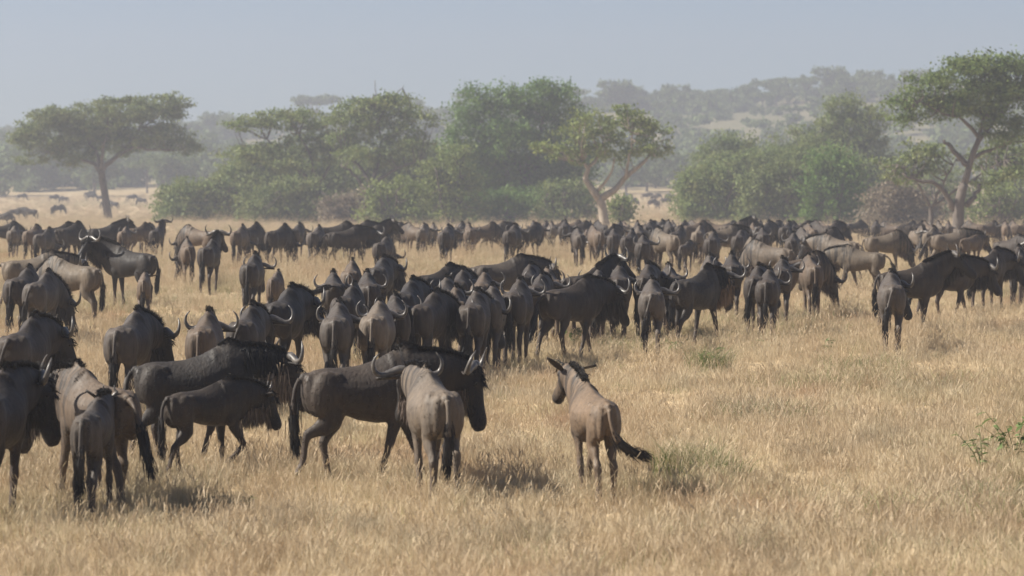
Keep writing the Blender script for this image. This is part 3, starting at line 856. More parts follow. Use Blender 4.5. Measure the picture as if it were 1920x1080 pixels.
    dg = bpy.context.evaluated_depsgraph_get()
    body = bpy.data.meshes.new_from_object(o.evaluated_get(dg))
    bpy.data.objects.remove(o); bpy.data.meshes.remove(me)
    nv = len(body.vertices); co = np.empty(nv * 3, np.float32); body.vertices.foreach_get('co', co); co = co.reshape(-1, 3)
    # ---- ears join the body mesh
    E = Buf()
    for sgn in (1, -1):
        r0 = poll + hd * .015 + hs * sgn * .07 + hu * .02
        if calf: out = nrm(hs * sgn * 1.0 - hd * .25 + np.array([0, 0, .28 + .25 * sgn]))
        else: out = nrm(hs * sgn * 1.0 - hd * .12 + np.array([0, 0, -.12]))
        nrm_e = nrm(np.cross(out, np.cross([0, 0, 1.0], out)) + hu * .3); wv = nrm(np.cross(out, nrm_e))
        rings = []
        el = .265 - .05 * (calf > .6)
        for t, w in ((0, .024), (.2, .05), (.45, .06), (.7, .046), (.9, .02), (1, .004)):
            aa = np.linspace(0, 2 * math.pi, 8, endpoint=False)
            rings.append(r0 + out * el * t + np.outer(np.cos(aa) * w, wv) + np.outer(np.sin(aa) * .012 - np.abs(np.cos(aa)) * -.01, nrm_e))
        loft(E, rings)
    ev, ef = E.arrays()
    fn = len(body.polygons)
    fl = np.empty(len(body.loops), np.int32); body.loops.foreach_get('vertex_index', fl)
    tot = np.empty(fn, np.int32); body.polygons.foreach_get('loop_total', tot)
    bpy.data.meshes.remove(body)
    if (tot == 4).all(): faces = fl.reshape(-1, 4)
    else:
        st_ = np.concatenate([[0], np.cumsum(tot)[:-1]]); faces = np.array([fl[s:s + 4] if t == 4 else np.append(fl[s:s + 3], fl[s + 2]) for s, t in zip(st_, tot)])
    allv = np.concatenate([co, ev]); allf = np.concatenate([faces, ef + nv])
    drop = min(lowz)
    lift = np.array([0, 0, -drop])
    def squash(q):
        q = np.array(q, float); q[..., 0] = np.where(q[..., 0] < .2, .2 + (q[..., 0] - .2) * .9, q[..., 0]); return q
    # ---- zones
    rel = allv - poll
    tt = rel @ hd; rr = np.linalg.norm(rel - np.outer(tt, hd), axis=1)
    face = np.clip((tt + .02) / .14, 0, 1) * (rr < .19)
    if horns == 0: face = face * (.45 + .5 * np.clip((tt - .30) / .1, 0, 1))
    face[nv:] = .55
    legz = np.clip((.50 - allv[:, 2]) / .16, 0, 1)
    fore = np.clip((allv[:, 0] - .18) / .22, 0, 1) * np.clip((allv[:, 2] - .55) / .12, 0, 1)
    body = mesh_np('body_' + key, squash(allv) + lift, allf, True, M['coat'])
    add_attr(body, 'zone', np.stack([face, legz * .8, fore], 1))
    out = {'body': body, 'lift': -drop}
    # ---- short lie of the coat: flat hairs swept back and down
    nf = int(60 / voxel) if voxel < .02 else 0
    if nf:
        vn = np.empty(len(body.vertices) * 3, np.float32); body.vertices.foreach_get('normal', vn); vn = vn.reshape(-1, 3)
        vc = np.empty(len(body.vertices) * 3, np.float32); body.vertices.foreach_get('co', vc); vc = vc.reshape(-1, 3)
        ok = np.nonzero(vc[:nv, 2] > .35)[0]
        pick = rng.choice(ok, min(nf, len(ok)), replace=False); nf = len(pick)
        nn = vn[pick]; d0 = np.array([-1.0, 0, -.75]) + rng.normal(size=(nf, 3)) * .25
        d0 = d0 - nn * (d0 * nn).sum(1, keepdims=True); d0 /= np.linalg.norm(d0, axis=1, keepdims=True) + 1e-6
        fd = d0 + nn * rng.uniform(.03, .16, (nf, 1)); ln = rng.uniform(.02, .05, (nf, 1)) * (voxel / .018)
        sv = np.cross(nn, d0) + nn * rng.normal(size=(nf, 1)) * .1; sv /= np.linalg.norm(sv, axis=1, keepdims=True) + 1e-6
        wv_ = rng.uniform(.002, .0045, (nf, 1)) * (voxel / .018)
        p0 = vc[pick] - nn * .004
        fv = np.stack([p0 - sv * wv_, p0 + sv * wv_, p0 + fd * ln + sv * .001, p0 + fd * ln - sv * .001], 1).reshape(-1, 3)
        fur = mesh_np('fur', fv, np.arange(nf * 4).reshape(-1, 4), False, M['coat'])
        zz = np.stack([face, legz * .8, fore], 1)[pick]
        add_attr(fur, 'zone', np.repeat(zz, 4, axis=0)); out['fur'] = fur
        fur.normals_split_custom_set(np.repeat(nn, 4, axis=0).tolist())
    # ---- horns
    if horns > 0:
        hv = nrm(hu * .72 - hd * .70); outs = []
        for sgn in (1, -1):
            if horns >= .8:
                k = horns * 1.03
                pp = [(.02, .085, .0), (.09, .095, .0), (.17, .075, .01), (.25, .055, .02), (.32, .08, .02), (.35, .135, .0), (.335, .195, -.02), (.285, .245, -.03)]
                rad = [.05, .047, .038, .033, .028, .021, .013, .004]
            else:
                k = horns * 1.5
                pp = [(.045, .07, 0), (.06, .12, 0), (.085, .17, 0), (.11, .22, 0), (.115, .29, -.01)]
                rad = [.024, .021, .017, .012, .004]
            path = smooth_path([poll + hs * sgn * y * (k if y > .1 else 1) + hv * (u if u < .1 else .07 + (u - .07) * k) + hd * (w + .015) for y, u, w in pp], 16)
            rads = np.interp(np.linspace(0, len(rad) - 1, 16), np.arange(len(rad)), rad)
            hb = Buf(); tube(hb, path + lift, rads, 9)
            vv, ff = hb.arrays(); outs.append(mesh_np('horn', vv, ff, True, M['horn']))
        out['horn'] = outs
    # ---- eyes
    outs = []
    for sgn in (1, -1):
        eb = Buf(); c = poll + hd * .12 * hl + hs * sgn * .083 * cs + hu * .045 * cs + lift
        rg = []
        for ph in np.linspace(-1.3, 1.3, 5):
            aa = np.linspace(0, 2 * math.pi, 8, endpoint=False)
            rg.append(c + hs * sgn * .02 * math.sin(ph) + np.outer(np.cos(aa), hd) * .02 * math.cos(ph) + np.outer(np.sin(aa), hu) * .017 * math.cos(ph))
        loft(eb, rg); vv, ff = eb.arrays(); outs.append(mesh_np('eye', vv, ff, True, M['eye']))
    out['eye'] = outs
    # ---- mane
    ncen = np.array(ncen); nup = np.array(nup); nhh = np.array(nhh)
    mb = Buf(); n = int(860 * mane); u = rng.uniform(.25, 1.0, n)
    cx = np.stack([np.interp(u, us, ncen[:, i]) for i in range(3)], 1); upx = np.stack([np.interp(u, us, nup[:, i]) for i in range(3)], 1)
    hhx = np.interp(u, us, nhh)
    side = np.cross(upx, [1, 0, 0])
    sj = rng.normal(size=(n, 1)) * .02
    roots = cx + upx * (hhx * .93)[:, None] + np.array([0, 1, 0]) * sj
    # back of the shoulder hump
    n2 = int(260 * mane); xx = rng.uniform(.34, .66, n2)
    topz = np.interp(xx, [s[0] for s in st], [s[1] for s in st]) + hump * np.exp(-((xx - .5) / .16) ** 2)
    roots2 = np.stack([xx, rng.normal(size=n2) * .015, topz - .02], 1)
    roots = np.concatenate([roots, roots2]); upx = np.concatenate([upx, np.tile([[0, 0, 1.0]], (n2, 1))])
    lean = rng.normal(size=(len(roots), 3)) * .2 + np.array([-.35, 0, 0])
    lens = rng.uniform(.07, .115, len(roots)) * (1 + .25 * (mane - 1))
    lens[n:] *= .4
    strands(mb, roots + lift, upx + lean, lens, .0042, .9, rng)
    # forelock and side fringe of the neck
    nf = int(60 * mane)
    rf = poll + np.outer(rng.uniform(-.04, .16, nf), hd) + np.outer(rng.normal(size=nf) * .04, hs) + hu * .105
    strands(mb, rf + lift, np.tile(hd * .8 + hu * .5, (nf, 1)) + rng.normal(size=(nf, 3)) * .3, rng.uniform(.05, .11, nf), .008, .4, rng)
    if mane >= 1.3:   # long hair hanging down the sides of a bull's neck
        nh = 520; u = rng.uniform(.35, .95, nh); sg = rng.choice([-1.0, 1.0], nh)
        cx = np.stack([np.interp(u, us, ncen[:, i]) for i in range(3)], 1); hh_ = np.interp(u, us, nhh)
        nup_ = np.stack([np.interp(u, us, nup[:, i]) for i in range(3)], 1)
        wv2 = np.interp(u, [0, .45, .8, 1], [.17, .135, .10, .085])
        fz = rng.uniform(.25, .95, nh)
        rs = cx + nup_ * (hh_ * fz)[:, None] + np.array([0, 1.0, 0]) * (sg * wv2 * np.sqrt(1 - fz ** 2) * .98 + .004 * sg)[:, None]
        strands(mb, rs + lift, np.stack([rng.normal(size=nh) * .15, sg * .35, np.full(nh, -1.0)], 1), rng.uniform(.12, .24, nh), .005, .4, rng)
    vv, ff = mb.arrays(); out['mane'] = mesh_np('mane', vv, ff, False, M['hair'])
    # ---- beard
    if beard:
        bb = Buf(); n = int(700 * beardk); u = rng.uniform(.45, 1.0, n)
        cx = np.stack([np.interp(u, us, ncen[:, i]) for i in range(3)], 1); upx = np.stack([np.interp(u, us, nup[:, i]) for i in range(3)], 1)
        hhx = np.interp(u, us, nhh)
        roots = cx - upx * (hhx * .86)[:, None] + rng.normal(size=(n, 3)) * np.array([.01, .035 * beardk, .01]) + np.array([0, 0, 1.0]) * (np.abs(rng.normal(size=(n, 1))) * .06 * (beardk - 1))
        nj = 280
        rj = poll + np.outer(rng.uniform(.02, .34, nj), hd) + np.outer(rng.normal(size=nj) * .03, hs) - hu * .09
        roots = np.concatenate([roots, rj])
        lens = rng.uniform(.12, .26, len(roots)) * (.75 + .25 * beardk); lens[n:] *= .6
        strands(bb, roots + lift, np.array([0, 0, -1.0]) + rng.normal(size=(len(roots), 3)) * .16, lens, .0055 * (.5 + .5 * beardk), .3, rng)
        vv, ff = bb.arrays(); out['beard'] = mesh_np('beard', vv, ff, False, M['hair'])
    # ---- tail
    tp = {'down': [(-.69, 0, 1.02), (-.745, 0, .93), (-.765, 0, .75), (-.755, .01, .55), (-.74, .01, .36)],
          'side': [(-.69, 0, 1.02), (-.74, .03, .93), (-.76, .07, .75), (-.75, .10, .55), (-.74, .11, .38)],
          'swing': [(-.69, 0, 1.03), (-.80, 0, .96), (-.89, -.01, .80), (-.97, -.02, .62), (-1.06, -.03, .42)],
          'flick': [(-.69, 0, 1.02), (-.75, 0, .90), (-.78, -.05, .74), (-.80, -.16, .62), (-.81, -.32, .55)],
          'up': [(-.69, 0, 1.03), (-.80, .0, 1.06), (-.89, .10, 1.05), (-.93, .26, .99), (-.95, .42, .93)]}[tail]
    path = squash(smooth_path(tp, 18)) + lift
    prof = [.030, .024, .021, .02, .022, .03, .042, .05, .048, .036, .014]
    rads = np.interp(np.linspace(0, 1, 18), np.linspace(0, 1, len(prof)), prof)
    sb = Buf(); tube(sb, path[:11], rads[:11] * 1.05, 9); vv, ff = sb.arrays()
    out['tail'] = mesh_np('tail', vv, ff, True, M['coat']); add_attr(out['tail'], 'zone', np.zeros((len(vv), 3)))
    tb = Buf(); tube(tb, path[8:], rads[8:], 9)
    n = 480; u = rng.uniform(.42, .97, n) * 17
    i0 = np.clip(u.astype(int), 0, 16); fr_ = (u - i0)[:, None]
    rp = path[i0] * (1 - fr_) + path[i0 + 1] * fr_
    td = path[i0 + 1] - path[i0]; td /= np.linalg.norm(td, axis=1, keepdims=True)
    roots = rp + rng.normal(size=(n, 3)) * .022
    strands(tb, roots, td + rng.normal(size=(n, 3)) * .13, rng.uniform(.10, .20, n), .005, .25, rng)
    vv, ff = tb.arrays(); out['tuft'] = mesh_np('tail_tuft', vv, ff, True, M['hair'])
    out['calf'] = calf; out['height'] = 1.35 + hump - .08 * calf
    PROTO[key] = out
    return out

COATS = {  # body, mane and tail hair, beard
    'black': ((.017, .0142, .0134), (.005, .0045, .0045), (.05, .040, .030)),
    'dark': ((.028, .0212, .0172), (.006, .005, .005), (.035, .028, .021)),
    'slate': ((.056, .0465, .040), (.007, .006, .006), (.035, .028, .022)),
    'brown': ((.086, .063, .045), (.010, .008, .007), (.09, .065, .045)),
    'tan': ((.100, .081, .061), (.013, .010, .009), (.14, .105, .075)),
    'grey': ((.098, .080, .063), (.010, .008, .008), (.08, .06, .048)),
    'calfbrown': ((.138, .099, .067), (.013, .010, .008), (.14, .105, .075)),
}
N_WB = [0]
def wildebeest(px, ytop, key, heading, coat, label, group=None, sc=1.0, d=None, mirror=False, beardcol=None, cat='wildebeest', dy=0.0):
    """stand one animal on the ground; its distance follows from the height its back reaches in the photo unless given"""
    p = PROTO[key]
    if d is None:
        best = None
        for q in np.arange(20, 104, .25):
            x = (px - 960) / FPX * q
            z = gz(x, q) + p['height'] * sc + .02
            y = 345 + FPX / q * (CAM_H - z)
            if best is None or abs(y - ytop) < best[0]: best = (abs(y - ytop), q)
        d = best[1]
    d += dy
    x = (px - 960) / FPX * d
    calf = p['calf'] > 0
    root = bpy.data.objects.new('wildebeest_calf' if calf else 'wildebeest', None)
    root.empty_display_size = .3
    root.location = (x, d, float(gz(x, d)) - .01)
    root.rotation_euler = (0, 0, math.pi / 2 - R(heading))
    gx, gy = random.uniform(.95, 1.04), random.uniform(.92, 1.04)
    if d < 34: gx = gy = 1.0
    root.scale = (sc * gx, (-sc if mirror else sc) * gy, sc)
    link(root); tag(root, label, 'wildebeest calf' if calf else cat, group)
    cb, ch, cd = COATS[coat]
    j = random.uniform(.85, 1.17)
    def part(name, me, colr):
        o = bpy.data.objects.new(name, me); o.color = (*colr, 1.0); link(o, root); return o
    part('body', p['body'], tuple(c * j for c in cb))
    if 'fur' in p and d < 75: part('fur', p['fur'], tuple(c * j for c in cb))
    part('mane', p['mane'], ch); tl = part('tail', p['tail'], tuple(c * j for c in cb))
    tf_ = part('tail_tuft', p['tuft'], ch); tf_.parent = tl
    if 'beard' in p: part('beard', p['beard'], beardcol or cd)
    for h in p.get('horn', []): part('horn', h, (1, 1, 1))
    if d < 120:
        for e in p['eye']: part('eye', e, (1, 1, 1))
    N_WB[0] += 1
    return root
# ------------------------------------------------------------------ poses
make_proto('f_edge', ny=-12, np_=6, hy=-72, hp=-72, legs='SbSb', tail='down', girth=1.05, seed=101, voxel=.017)
make_proto('f_brown', ny=14, np_=-8, hy=22, hp=-68, legs='FBBF', tail='swing', girth=1.0, seed=102, voxel=.017, mane=1.5)
make_proto('f_calfdark', calf=.8, horns=.35, np_=14, hp=-50, legs='bfSb', tail='down', beard=False, seed=103, voxel=.016, mane=1.0)
make_proto('f_bull', beardk=2.2, ny=4, np_=3, hy=18, hp=-62, legs='BFfB', tail='down', girth=1.04, hump=.03, seed=104, voxel=.018, mane=1.4)
make_proto('f_young', beardk=1.3, calf=.4, horns=.45, ny=-6, np_=-4, hy=-22, hp=-64, legs='SLfB', tail='down', seed=105, voxel=.016, mane=1.0)
make_proto('f_walk', ny=-4, np_=0, hy=-26, hp=-76, legs='FBfL', tail='down', girth=1.10, hump=.02, seed=106, voxel=.017, mane=1.1)
make_proto('f_cow', ny=6, np_=8, hy=0, hp=-48, legs='bfSL', tail='down', girth=1.12, seed=107, voxel=.017)
make_proto('f_calf', calf=.5, horns=0, ny=8, np_=36, hy=14, hp=-46, legs='BFbS', girth=1.25, tail='flick', beard=False, seed=108, voxel=.015, mane=.9)
make_proto('edge_graze', calf=.7, horns=0, np_=-56, hp=-68, seed=110, voxel=.02)
make_proto('stand', seed=111, legs='SbSb', voxel=.022, np_=-10, hp=-52)
make_proto('stand_wide', seed=112, legs='bSbf', voxel=.022, np_=-6, hp=-48, ny=5, girth=1.12)
make_proto('turn', seed=113, ny=-12, hy=-55, np_=-5, hp=-62, legs='SfbS', voxel=.022, tail='side')
make_proto('turn_low', seed=114, ny=-14, hy=-42, np_=-14, hp=-66, legs='fSSb', voxel=.022)
make_proto('walk', seed=115, beardk=1.5, legs='FBBF', np_=-4, hp=-60, hy=-12, voxel=.022, tail='swing')
make_proto('graze', seed=116, ny=8, np_=-46, hy=10, hp=-72, legs='fSbS', voxel=.022)
make_proto('graze_side', seed=117, ny=-24, np_=-40, hy=-40, hp=-68, legs='SbfS', voxel=.022, tail='side')
make_proto('alert', seed=118, np_=32, hp=-40, hy=-15, legs='SbbS', voxel=.022, hump=.02)
make_proto('look', seed=119, ny=30, np_=30, hy=72, hp=-46, legs='SbfS', voxel=.021, hump=.03, mane=1.4)
make_proto('flick', seed=120, legs='bSSf', np_=-10, voxel=.022, tail='up')
make_proto('lean', seed=121, girth=.95, legs='bSfb', np_=-6, hp=-64, ny=-8, voxel=.022, tail='side')
make_proto('calf', seed=122, calf=1.0, horns=0, beard=False, legs='SbbS', np_=12, hp=-50, voxel=.022, mane=.5)
make_proto('calf_graze', seed=123, calf=.9, horns=.3, beard=False, legs='fSbS', np_=-40, hp=-66, voxel=.022, mane=.5)
make_proto('far', seed=124, voxel=.05, legs='SbSb', beard=False, mane=.4)
make_proto('far_graze', seed=125, np_=-42, hp=-70, voxel=.05, legs='fSbS', beard=False, mane=.4)

# ------------------------------------------------------------------ the nearest animals
W = wildebeest
W(-16, 0, 'f_edge', 6, 'dark', 'dark grey wildebeest with black face in profile, overlapping the brown one', sc=.97, d=26.8)
W(186, 0, 'f_brown', -34, 'brown', 'brown wildebeest walking with head lowered, spiky mane and long black tail swinging out', sc=.95, d=28.2)
W(172, 0, 'f_calfdark', 3, 'slate', 'dark slate calf seen from behind, in front of the brown wildebeest', sc=.82, d=27.0)
W(350, 0, 'f_bull', 80, 'black', 'large black bull with pale shaggy beard walking behind the dark juvenile', sc=.92, d=32.2, beardcol=(.19, .15, .11))
W(378, 0, 'f_young', 46, 'dark', 'dark brown juvenile with short straight horns in front of the large bearded bull', sc=.74, d=30.8, beardcol=(.16, .125, .09))
W(676, 0, 'f_walk', 74, 'dark', 'dark brown wildebeest, hind leg bent, partly behind the pale rumped cow', sc=.97, d=30.2, beardcol=(.13, .10, .07))
W(815, 0, 'f_cow', -13, 'grey', 'grey brown cow seen from behind with pale rump and curved horns', sc=.90, d=28.6)
W(1116, 0, 'f_calf', -13, 'calfbrown', 'light brown calf trotting alone with raised ears and tail flicked sideways', sc=.84, d=28.4)
W(2122, 0, 'edge_graze', -90, 'dark', 'young wildebeest grazing beyond the leafy weeds, only its dark muzzle showing', sc=.97, d=30.0)

# ------------------------------------------------------------------ second line
W(42, 586, 'turn', 8, 'dark', 'dark wildebeest with head in profile and one ear out, behind the black-faced one', sc=1.0)
W(240, 575, 'turn_low', 8, 'slate', 'slate grey wildebeest alone on open grass, one long horn curving out', sc=.98)
W(383, 577, 'stand_wide', 2, 'brown', 'brownish wildebeest from behind with both horn tips showing, behind the black bull', sc=.97)
W(462, 566, 'lean', 5, 'dark', 'dark narrow wildebeest squeezed between the brownish one and the big dark bull', sc=.97)
W(530, 532, 'turn', 10, 'black', 'big dark bull of the second line with black head in profile and ear stuck out', sc=1.05)
W(632, 560, 'stand', 1, 'slate', 'slate wildebeest seen straight from behind, standing clear at the near end of the main herd', sc=.95)
W(706, 558, 'stand_wide', 4, 'grey', 'grey brown wildebeest from behind, tail hanging straight, next to the clear standing slate one', sc=.95)
W(762, 518, 'turn', 9, 'black', 'black wildebeest with bright curved horns behind the grey brown rump', sc=1.02)
W(800, 540, 'turn_low', 17, 'dark', 'dark wildebeest with head hanging low between its neighbours in the main herd', sc=.97)
W(853, 532, 'lean', 1, 'brown', 'reddish brown wildebeest seen from behind in the middle of the main herd', sc=.97)
W(920, 530, 'stand', 4, 'slate', 'slate wildebeest with pale patch over its hips in the main herd', sc=.97)
W(968, 518, 'stand_wide', 8, 'dark', 'heavy dark wildebeest from behind beside the broadside dark cow', sc=1.0)
W(1066, 512, 'walk', 42, 'dark', 'broadside dark cow with streaked rump at the near edge of the main herd', sc=1.0)
W(1160, 492, 'stand', 4, 'dark', 'dark humped wildebeest just behind the broadside cow, thin horns to both sides', sc=1.0)
W(1212, 490, 'turn', 8, 'dark', 'dark wildebeest with horn arcing beside its shoulder, between two grey rumps', sc=1.0)
W(1222, 518, 'lean', 3, 'slate', 'shiny slate rump wildebeest close beside the black bull with tan beard', sc=.95)
W(1300, 494, 'f_bull', 36, 'black', 'black bull with tan beard standing at the near edge of the main herd', sc=1.0, beardcol=(.22, .15, .09))
W(1372, 472, 'stand', 4, 'dark', 'dark wildebeest with high hump just behind the black bull with tan beard', sc=1.0)
W(1418, 492, 'turn', 10, 'dark', 'dark wildebeest showing a pale ringed horn beside the high humped one', sc=.97)
W(1466, 480, 'lean', 6, 'dark', 'dark brown wildebeest with pale horn at the right part of the main herd', sc=.97)
W(1522, 474, 'stand_wide', -1, 'brown', 'brown wildebeest with bulging belly seen from behind at the right end of the main herd', sc=.97)
W(1672, 505, 'turn', 5, 'slate', 'lone slate wildebeest standing apart in open grass with horns spread', sc=1.0)
W(1700, 484, 'alert', 66, 'dark', 'dark wildebeest partly hidden behind the lone slate one', sc=.97)
W(1772, 474, 'walk', 60, 'dark', 'dark long-bearded wildebeest in side view right of the lone slate one', sc=.98)
W(1852, 462, 'turn', 34, 'dark', 'black humped wildebeest facing away with hanging head near the picture edge', sc=1.0)
W(1908, 458, 'stand', 13, 'dark', 'dark wildebeest with raised pale horns cut by the picture edge', sc=.98)

# ------------------------------------------------------------------ left middle
W(248, 452, 'look', -62, 'black', 'black shaggy-maned bull standing broadside and looking back towards the viewer', sc=1.02)
W(270, 500, 'calf', -4, 'brown', 'small brown calf standing against the legs of the black shaggy bull', sc=.82, d=60)
W(55, 466, 'walk', 80, 'tan', 'pale tan wildebeest in side view behind the two dark grazing ones', sc=.97)
W(140, 478, 'graze', -62, 'tan', 'tan wildebeest grazing with its dark-tailed rump towards the black bull', sc=.97)
W(40, 496, 'graze', 8, 'dark', 'dark wildebeest grazing, partly behind the slate one near the tan cows', sc=.98)
W(76, 504, 'graze_side', 9, 'slate', 'slate wildebeest grazing with one curved horn beside its knees', sc=.97)
W(472, 471, 'stand', 4, 'dark', 'dark wildebeest seen from behind beside a small brown calf', sc=.98)
W(516, 500, 'calf_graze', 4, 'brown', 'small brown grazing calf in open grass next to a dark adult', sc=.86, d=59)
W(352, 443, 'graze_side', -8, 'brown', 'brown wildebeest grazing with horns near the ground, under the tall dark one', sc=.95, mirror=True)
W(392, 420, 'alert', 8, 'dark', 'tall dark wildebeest with raised head and horns up, behind the brown grazing one', sc=1.0, d=76)
W(625, 505, 'flick', -3, 'dark', 'dark brown wildebeest with its black tail thrown up over its back', sc=.93)
W(658, 484, 'graze', 1, 'brown', 'brown wildebeest of which only the pointed shoulder hump shows behind the flicked tail', sc=.95)
W(712, 477, 'turn', 8, 'black', 'black wildebeest with two horns curving out clear against the grass', sc=1.0)
W(815, 492, 'turn_low', 36, 'dark', 'dark wildebeest with back sloping up to a small hump, behind the bright-horned black one', sc=.97)
W(862, 500, 'stand', 8, 'dark', 'dark wildebeest among a tangle of pale horns in the main herd', sc=.97)
W(905, 505, 'stand_wide', 5, 'brown', 'brown wildebeest with pale hips half hidden among curved horns', sc=.95)
W(935, 473, 'walk', 68, 'slate', 'grey wildebeest in side view rising behind the crowded horns', sc=.98)
W(990, 490, 'turn', 6, 'dark', 'dark wildebeest with bright ring-like horn above the broadside cow', sc=.97)
W(1030, 498, 'stand', -4, 'brown', 'brown wildebeest half hidden just behind the broadside cow', sc=.95)
W(1095, 492, 'alert', 40, 'dark', 'dark wildebeest with long sloping back directly behind the broadside cow', sc=.97)
W(1258, 492, 'lean', -3, 'dark', 'dark wildebeest showing thin upright horns between the slate rump and the black bull', sc=.95)
W(1330, 474, 'turn', 4, 'slate', 'slate wildebeest with ringed horn just above the back of the black bull', sc=.95)
W(1440, 500, 'stand', 8, 'dark', 'dark wildebeest half covered by two neighbours near the bulging brown one', sc=.93)
W(1498, 470, 'graze', 60, 'brown', 'brown wildebeest with face hidden behind the bulging brown one', sc=.95)

W(652, 528, 'graze', 10, 'dark', 'dark wildebeest grazing behind the clear standing slate one', sc=.95)
W(742, 548, 'lean', -4, 'dark', 'dark wildebeest just right of the grey brown rump with straight tail', sc=.95)
W(832, 515, 'stand', 6, 'slate', 'slate wildebeest half hidden behind the reddish brown one in the main herd', sc=.95)
W(888, 540, 'turn_low', 6, 'dark', 'dark wildebeest between the reddish brown and the slate one with pale hips', sc=.95)
W(1010, 508, 'lean', 8, 'dark', 'dark wildebeest between the heavy dark one and the broadside cow', sc=.95)
W(1120, 500, 'stand_wide', 4, 'slate', 'slate wildebeest close behind the head of the broadside cow', sc=.95)
W(690, 505, 'stand', -4, 'dark', 'dark wildebeest right beside the one throwing up its tail', sc=.95)

# ------------------------------------------------------------------ back lines: look-alikes in the haze share a label
BL = {
    'leftrow': ('{c} wildebeest in the back row left of the tall dark one', 'back row by the umbrella acacia'),
    'midrow': ('{c} wildebeest in the back row in front of the left thicket', 'back row before the left thicket'),
    'treerow': ('{c} wildebeest in the back row near the pale forked trunk', 'back row near the pale forked trunk'),
    'brownpack': ('{c} wildebeest in the dense pack before the right-hand thicket', 'dense pack before the right-hand thicket'),
    'farright': ('{c} wildebeest in the dusty back row around the big acacia trunk', 'dusty back row around the big acacia'),
    'plain': ('{c} wildebeest far off on the open plain by the umbrella acacia', 'far specks on the open plain'),
    'gap': ('{c} wildebeest far off in the gap beside the pale forked trunk', 'far specks in the gap'),
}
CW = {'black': 'black', 'dark': 'dark', 'slate': 'slate grey', 'brown': 'brown', 'tan': 'tan', 'grey': 'grey brown', 'calfbrown': 'light brown'}
def back(row, px, d, key, heading, coat, sc=1.0, mirror=False, ytop=None):
    if d < 200: d = float(np.interp(d, [70, 80, 100, 120, 160], [77, 97, 116, 132, 165]))
    lab, grp = BL[row]
    if row == 'brownpack': lab = lab.replace('in the dense pack', 'at the near edge of the pack' if d < 92 else 'in the middle of the pack' if d < 130 else 'at the hazy rear of the pack')
    kid = key.startswith('calf')
    lab = lab.format(c=CW[coat])
    if kid: lab = lab.replace('wildebeest', 'wildebeest calf')
    elif key == 'turn': lab = lab.replace('wildebeest', 'wildebeest turning')
    elif key.startswith('graze') or key == 'far_graze': lab = lab.replace('wildebeest', 'wildebeest grazing')
    elif abs(heading) > 45 : lab = lab.replace('wildebeest', 'wildebeest seen sideways')
    mirror = rb.random() < .4
    W(px, ytop, key, heading, coat, lab, grp + ': ' + lab[:60], sc, d, mirror)

rb = random.Random(19)
KEYS = ['stand', 'stand_wide', 'turn', 'graze', 'graze_side', 'lean', 'walk']
for px, d, key, h, coat, sc in (
    (25, 96, 'stand', 0, 'grey', .9), (60, 88, 'stand_wide', 10, 'brown', .95), (82, 82, 'graze', 15, 'slate', .93), (128, 84, 'graze', 30, 'dark', 1.05), (108, 90, 'stand', 40, 'dark', 1.0),
    (192, 98, 'alert', 62, 'black', .93), (233, 92, 'lean', 4, 'brown', .9), (258, 96, 'graze', 30, 'brown', .95), (274, 100, 'stand', 10, 'grey', .93), (294, 92, 'alert', 8, 'dark', .93), (5, 110, 'graze', 60, 'dark', .95)):
    back('leftrow', px, d, key, h, coat, sc)
for px, d, key, h, coat, sc in (
    (375, 86, 'graze', -60, 'brown', .95), (448, 84, 'graze', 10, 'brown', .98), (468, 88, 'graze', 25, 'dark', 1.0), (520, 80, 'graze', 25, 'dark', 1.03), (556, 96, 'stand', 10, 'dark', .95), (592, 82, 'graze', 10, 'slate', .98),
    (645, 82, 'walk', 58, 'dark', 1.0), (625, 92, 'graze', 70, 'dark', 1.0), (690, 90, 'alert', 60, 'dark', .95), (718, 74, 'graze', 14, 'dark', .93), (668, 100, 'stand', 60, 'dark', 1.0),
    (780, 104, 'turn', -40, 'brown', .92), (792, 98, 'lean', 6, 'grey', .93), (836, 82, 'stand_wide', 8, 'dark', 1.0), (880, 96, 'lean', -4, 'brown', .95), (905, 110, 'graze', 60, 'brown', .93), (925, 118, 'walk', 76, 'dark', .95),
    (960, 82, 'stand_wide', 12, 'dark', 1.02), (992, 92, 'turn', 30, 'dark', .97), (862, 108, 'stand', 10, 'dark', .95), (812, 112, 'stand', 0, 'grey', .9), (740, 118, 'graze', 40, 'dark', .9), (768, 122, 'graze', -70, 'dark', .9)):
    back('midrow', px, d, key, h, coat, sc)
for px, d, key, h, coat, sc in (
    (1018, 128, 'graze', 20, 'brown', .95), (1034, 120, 'lean', 0, 'grey', .93), (1058, 112, 'stand', 6, 'dark', 1.0), (1082, 124, 'graze', 60, 'dark', .95), (1104, 130, 'graze_side', 10, 'dark', .95), (1100, 106, 'calf', 5, 'brown', .8),
    (1118, 86, 'graze_side', -14, 'brown', .95), (1140, 92, 'walk', 30, 'dark', .95), (1160, 134, 'stand', 10, 'dark', .95), (1172, 140, 'lean', -8, 'brown', .95), (1045, 150, 'graze', 40, 'brown', .95), (1128, 150, 'stand', -20, 'dark', .95),
    (1000, 146, 'stand', 0, 'dark', .95), (1070, 160, 'graze', 70, 'brown', .95)):
    back('treerow', px, d, key, h, coat, sc)
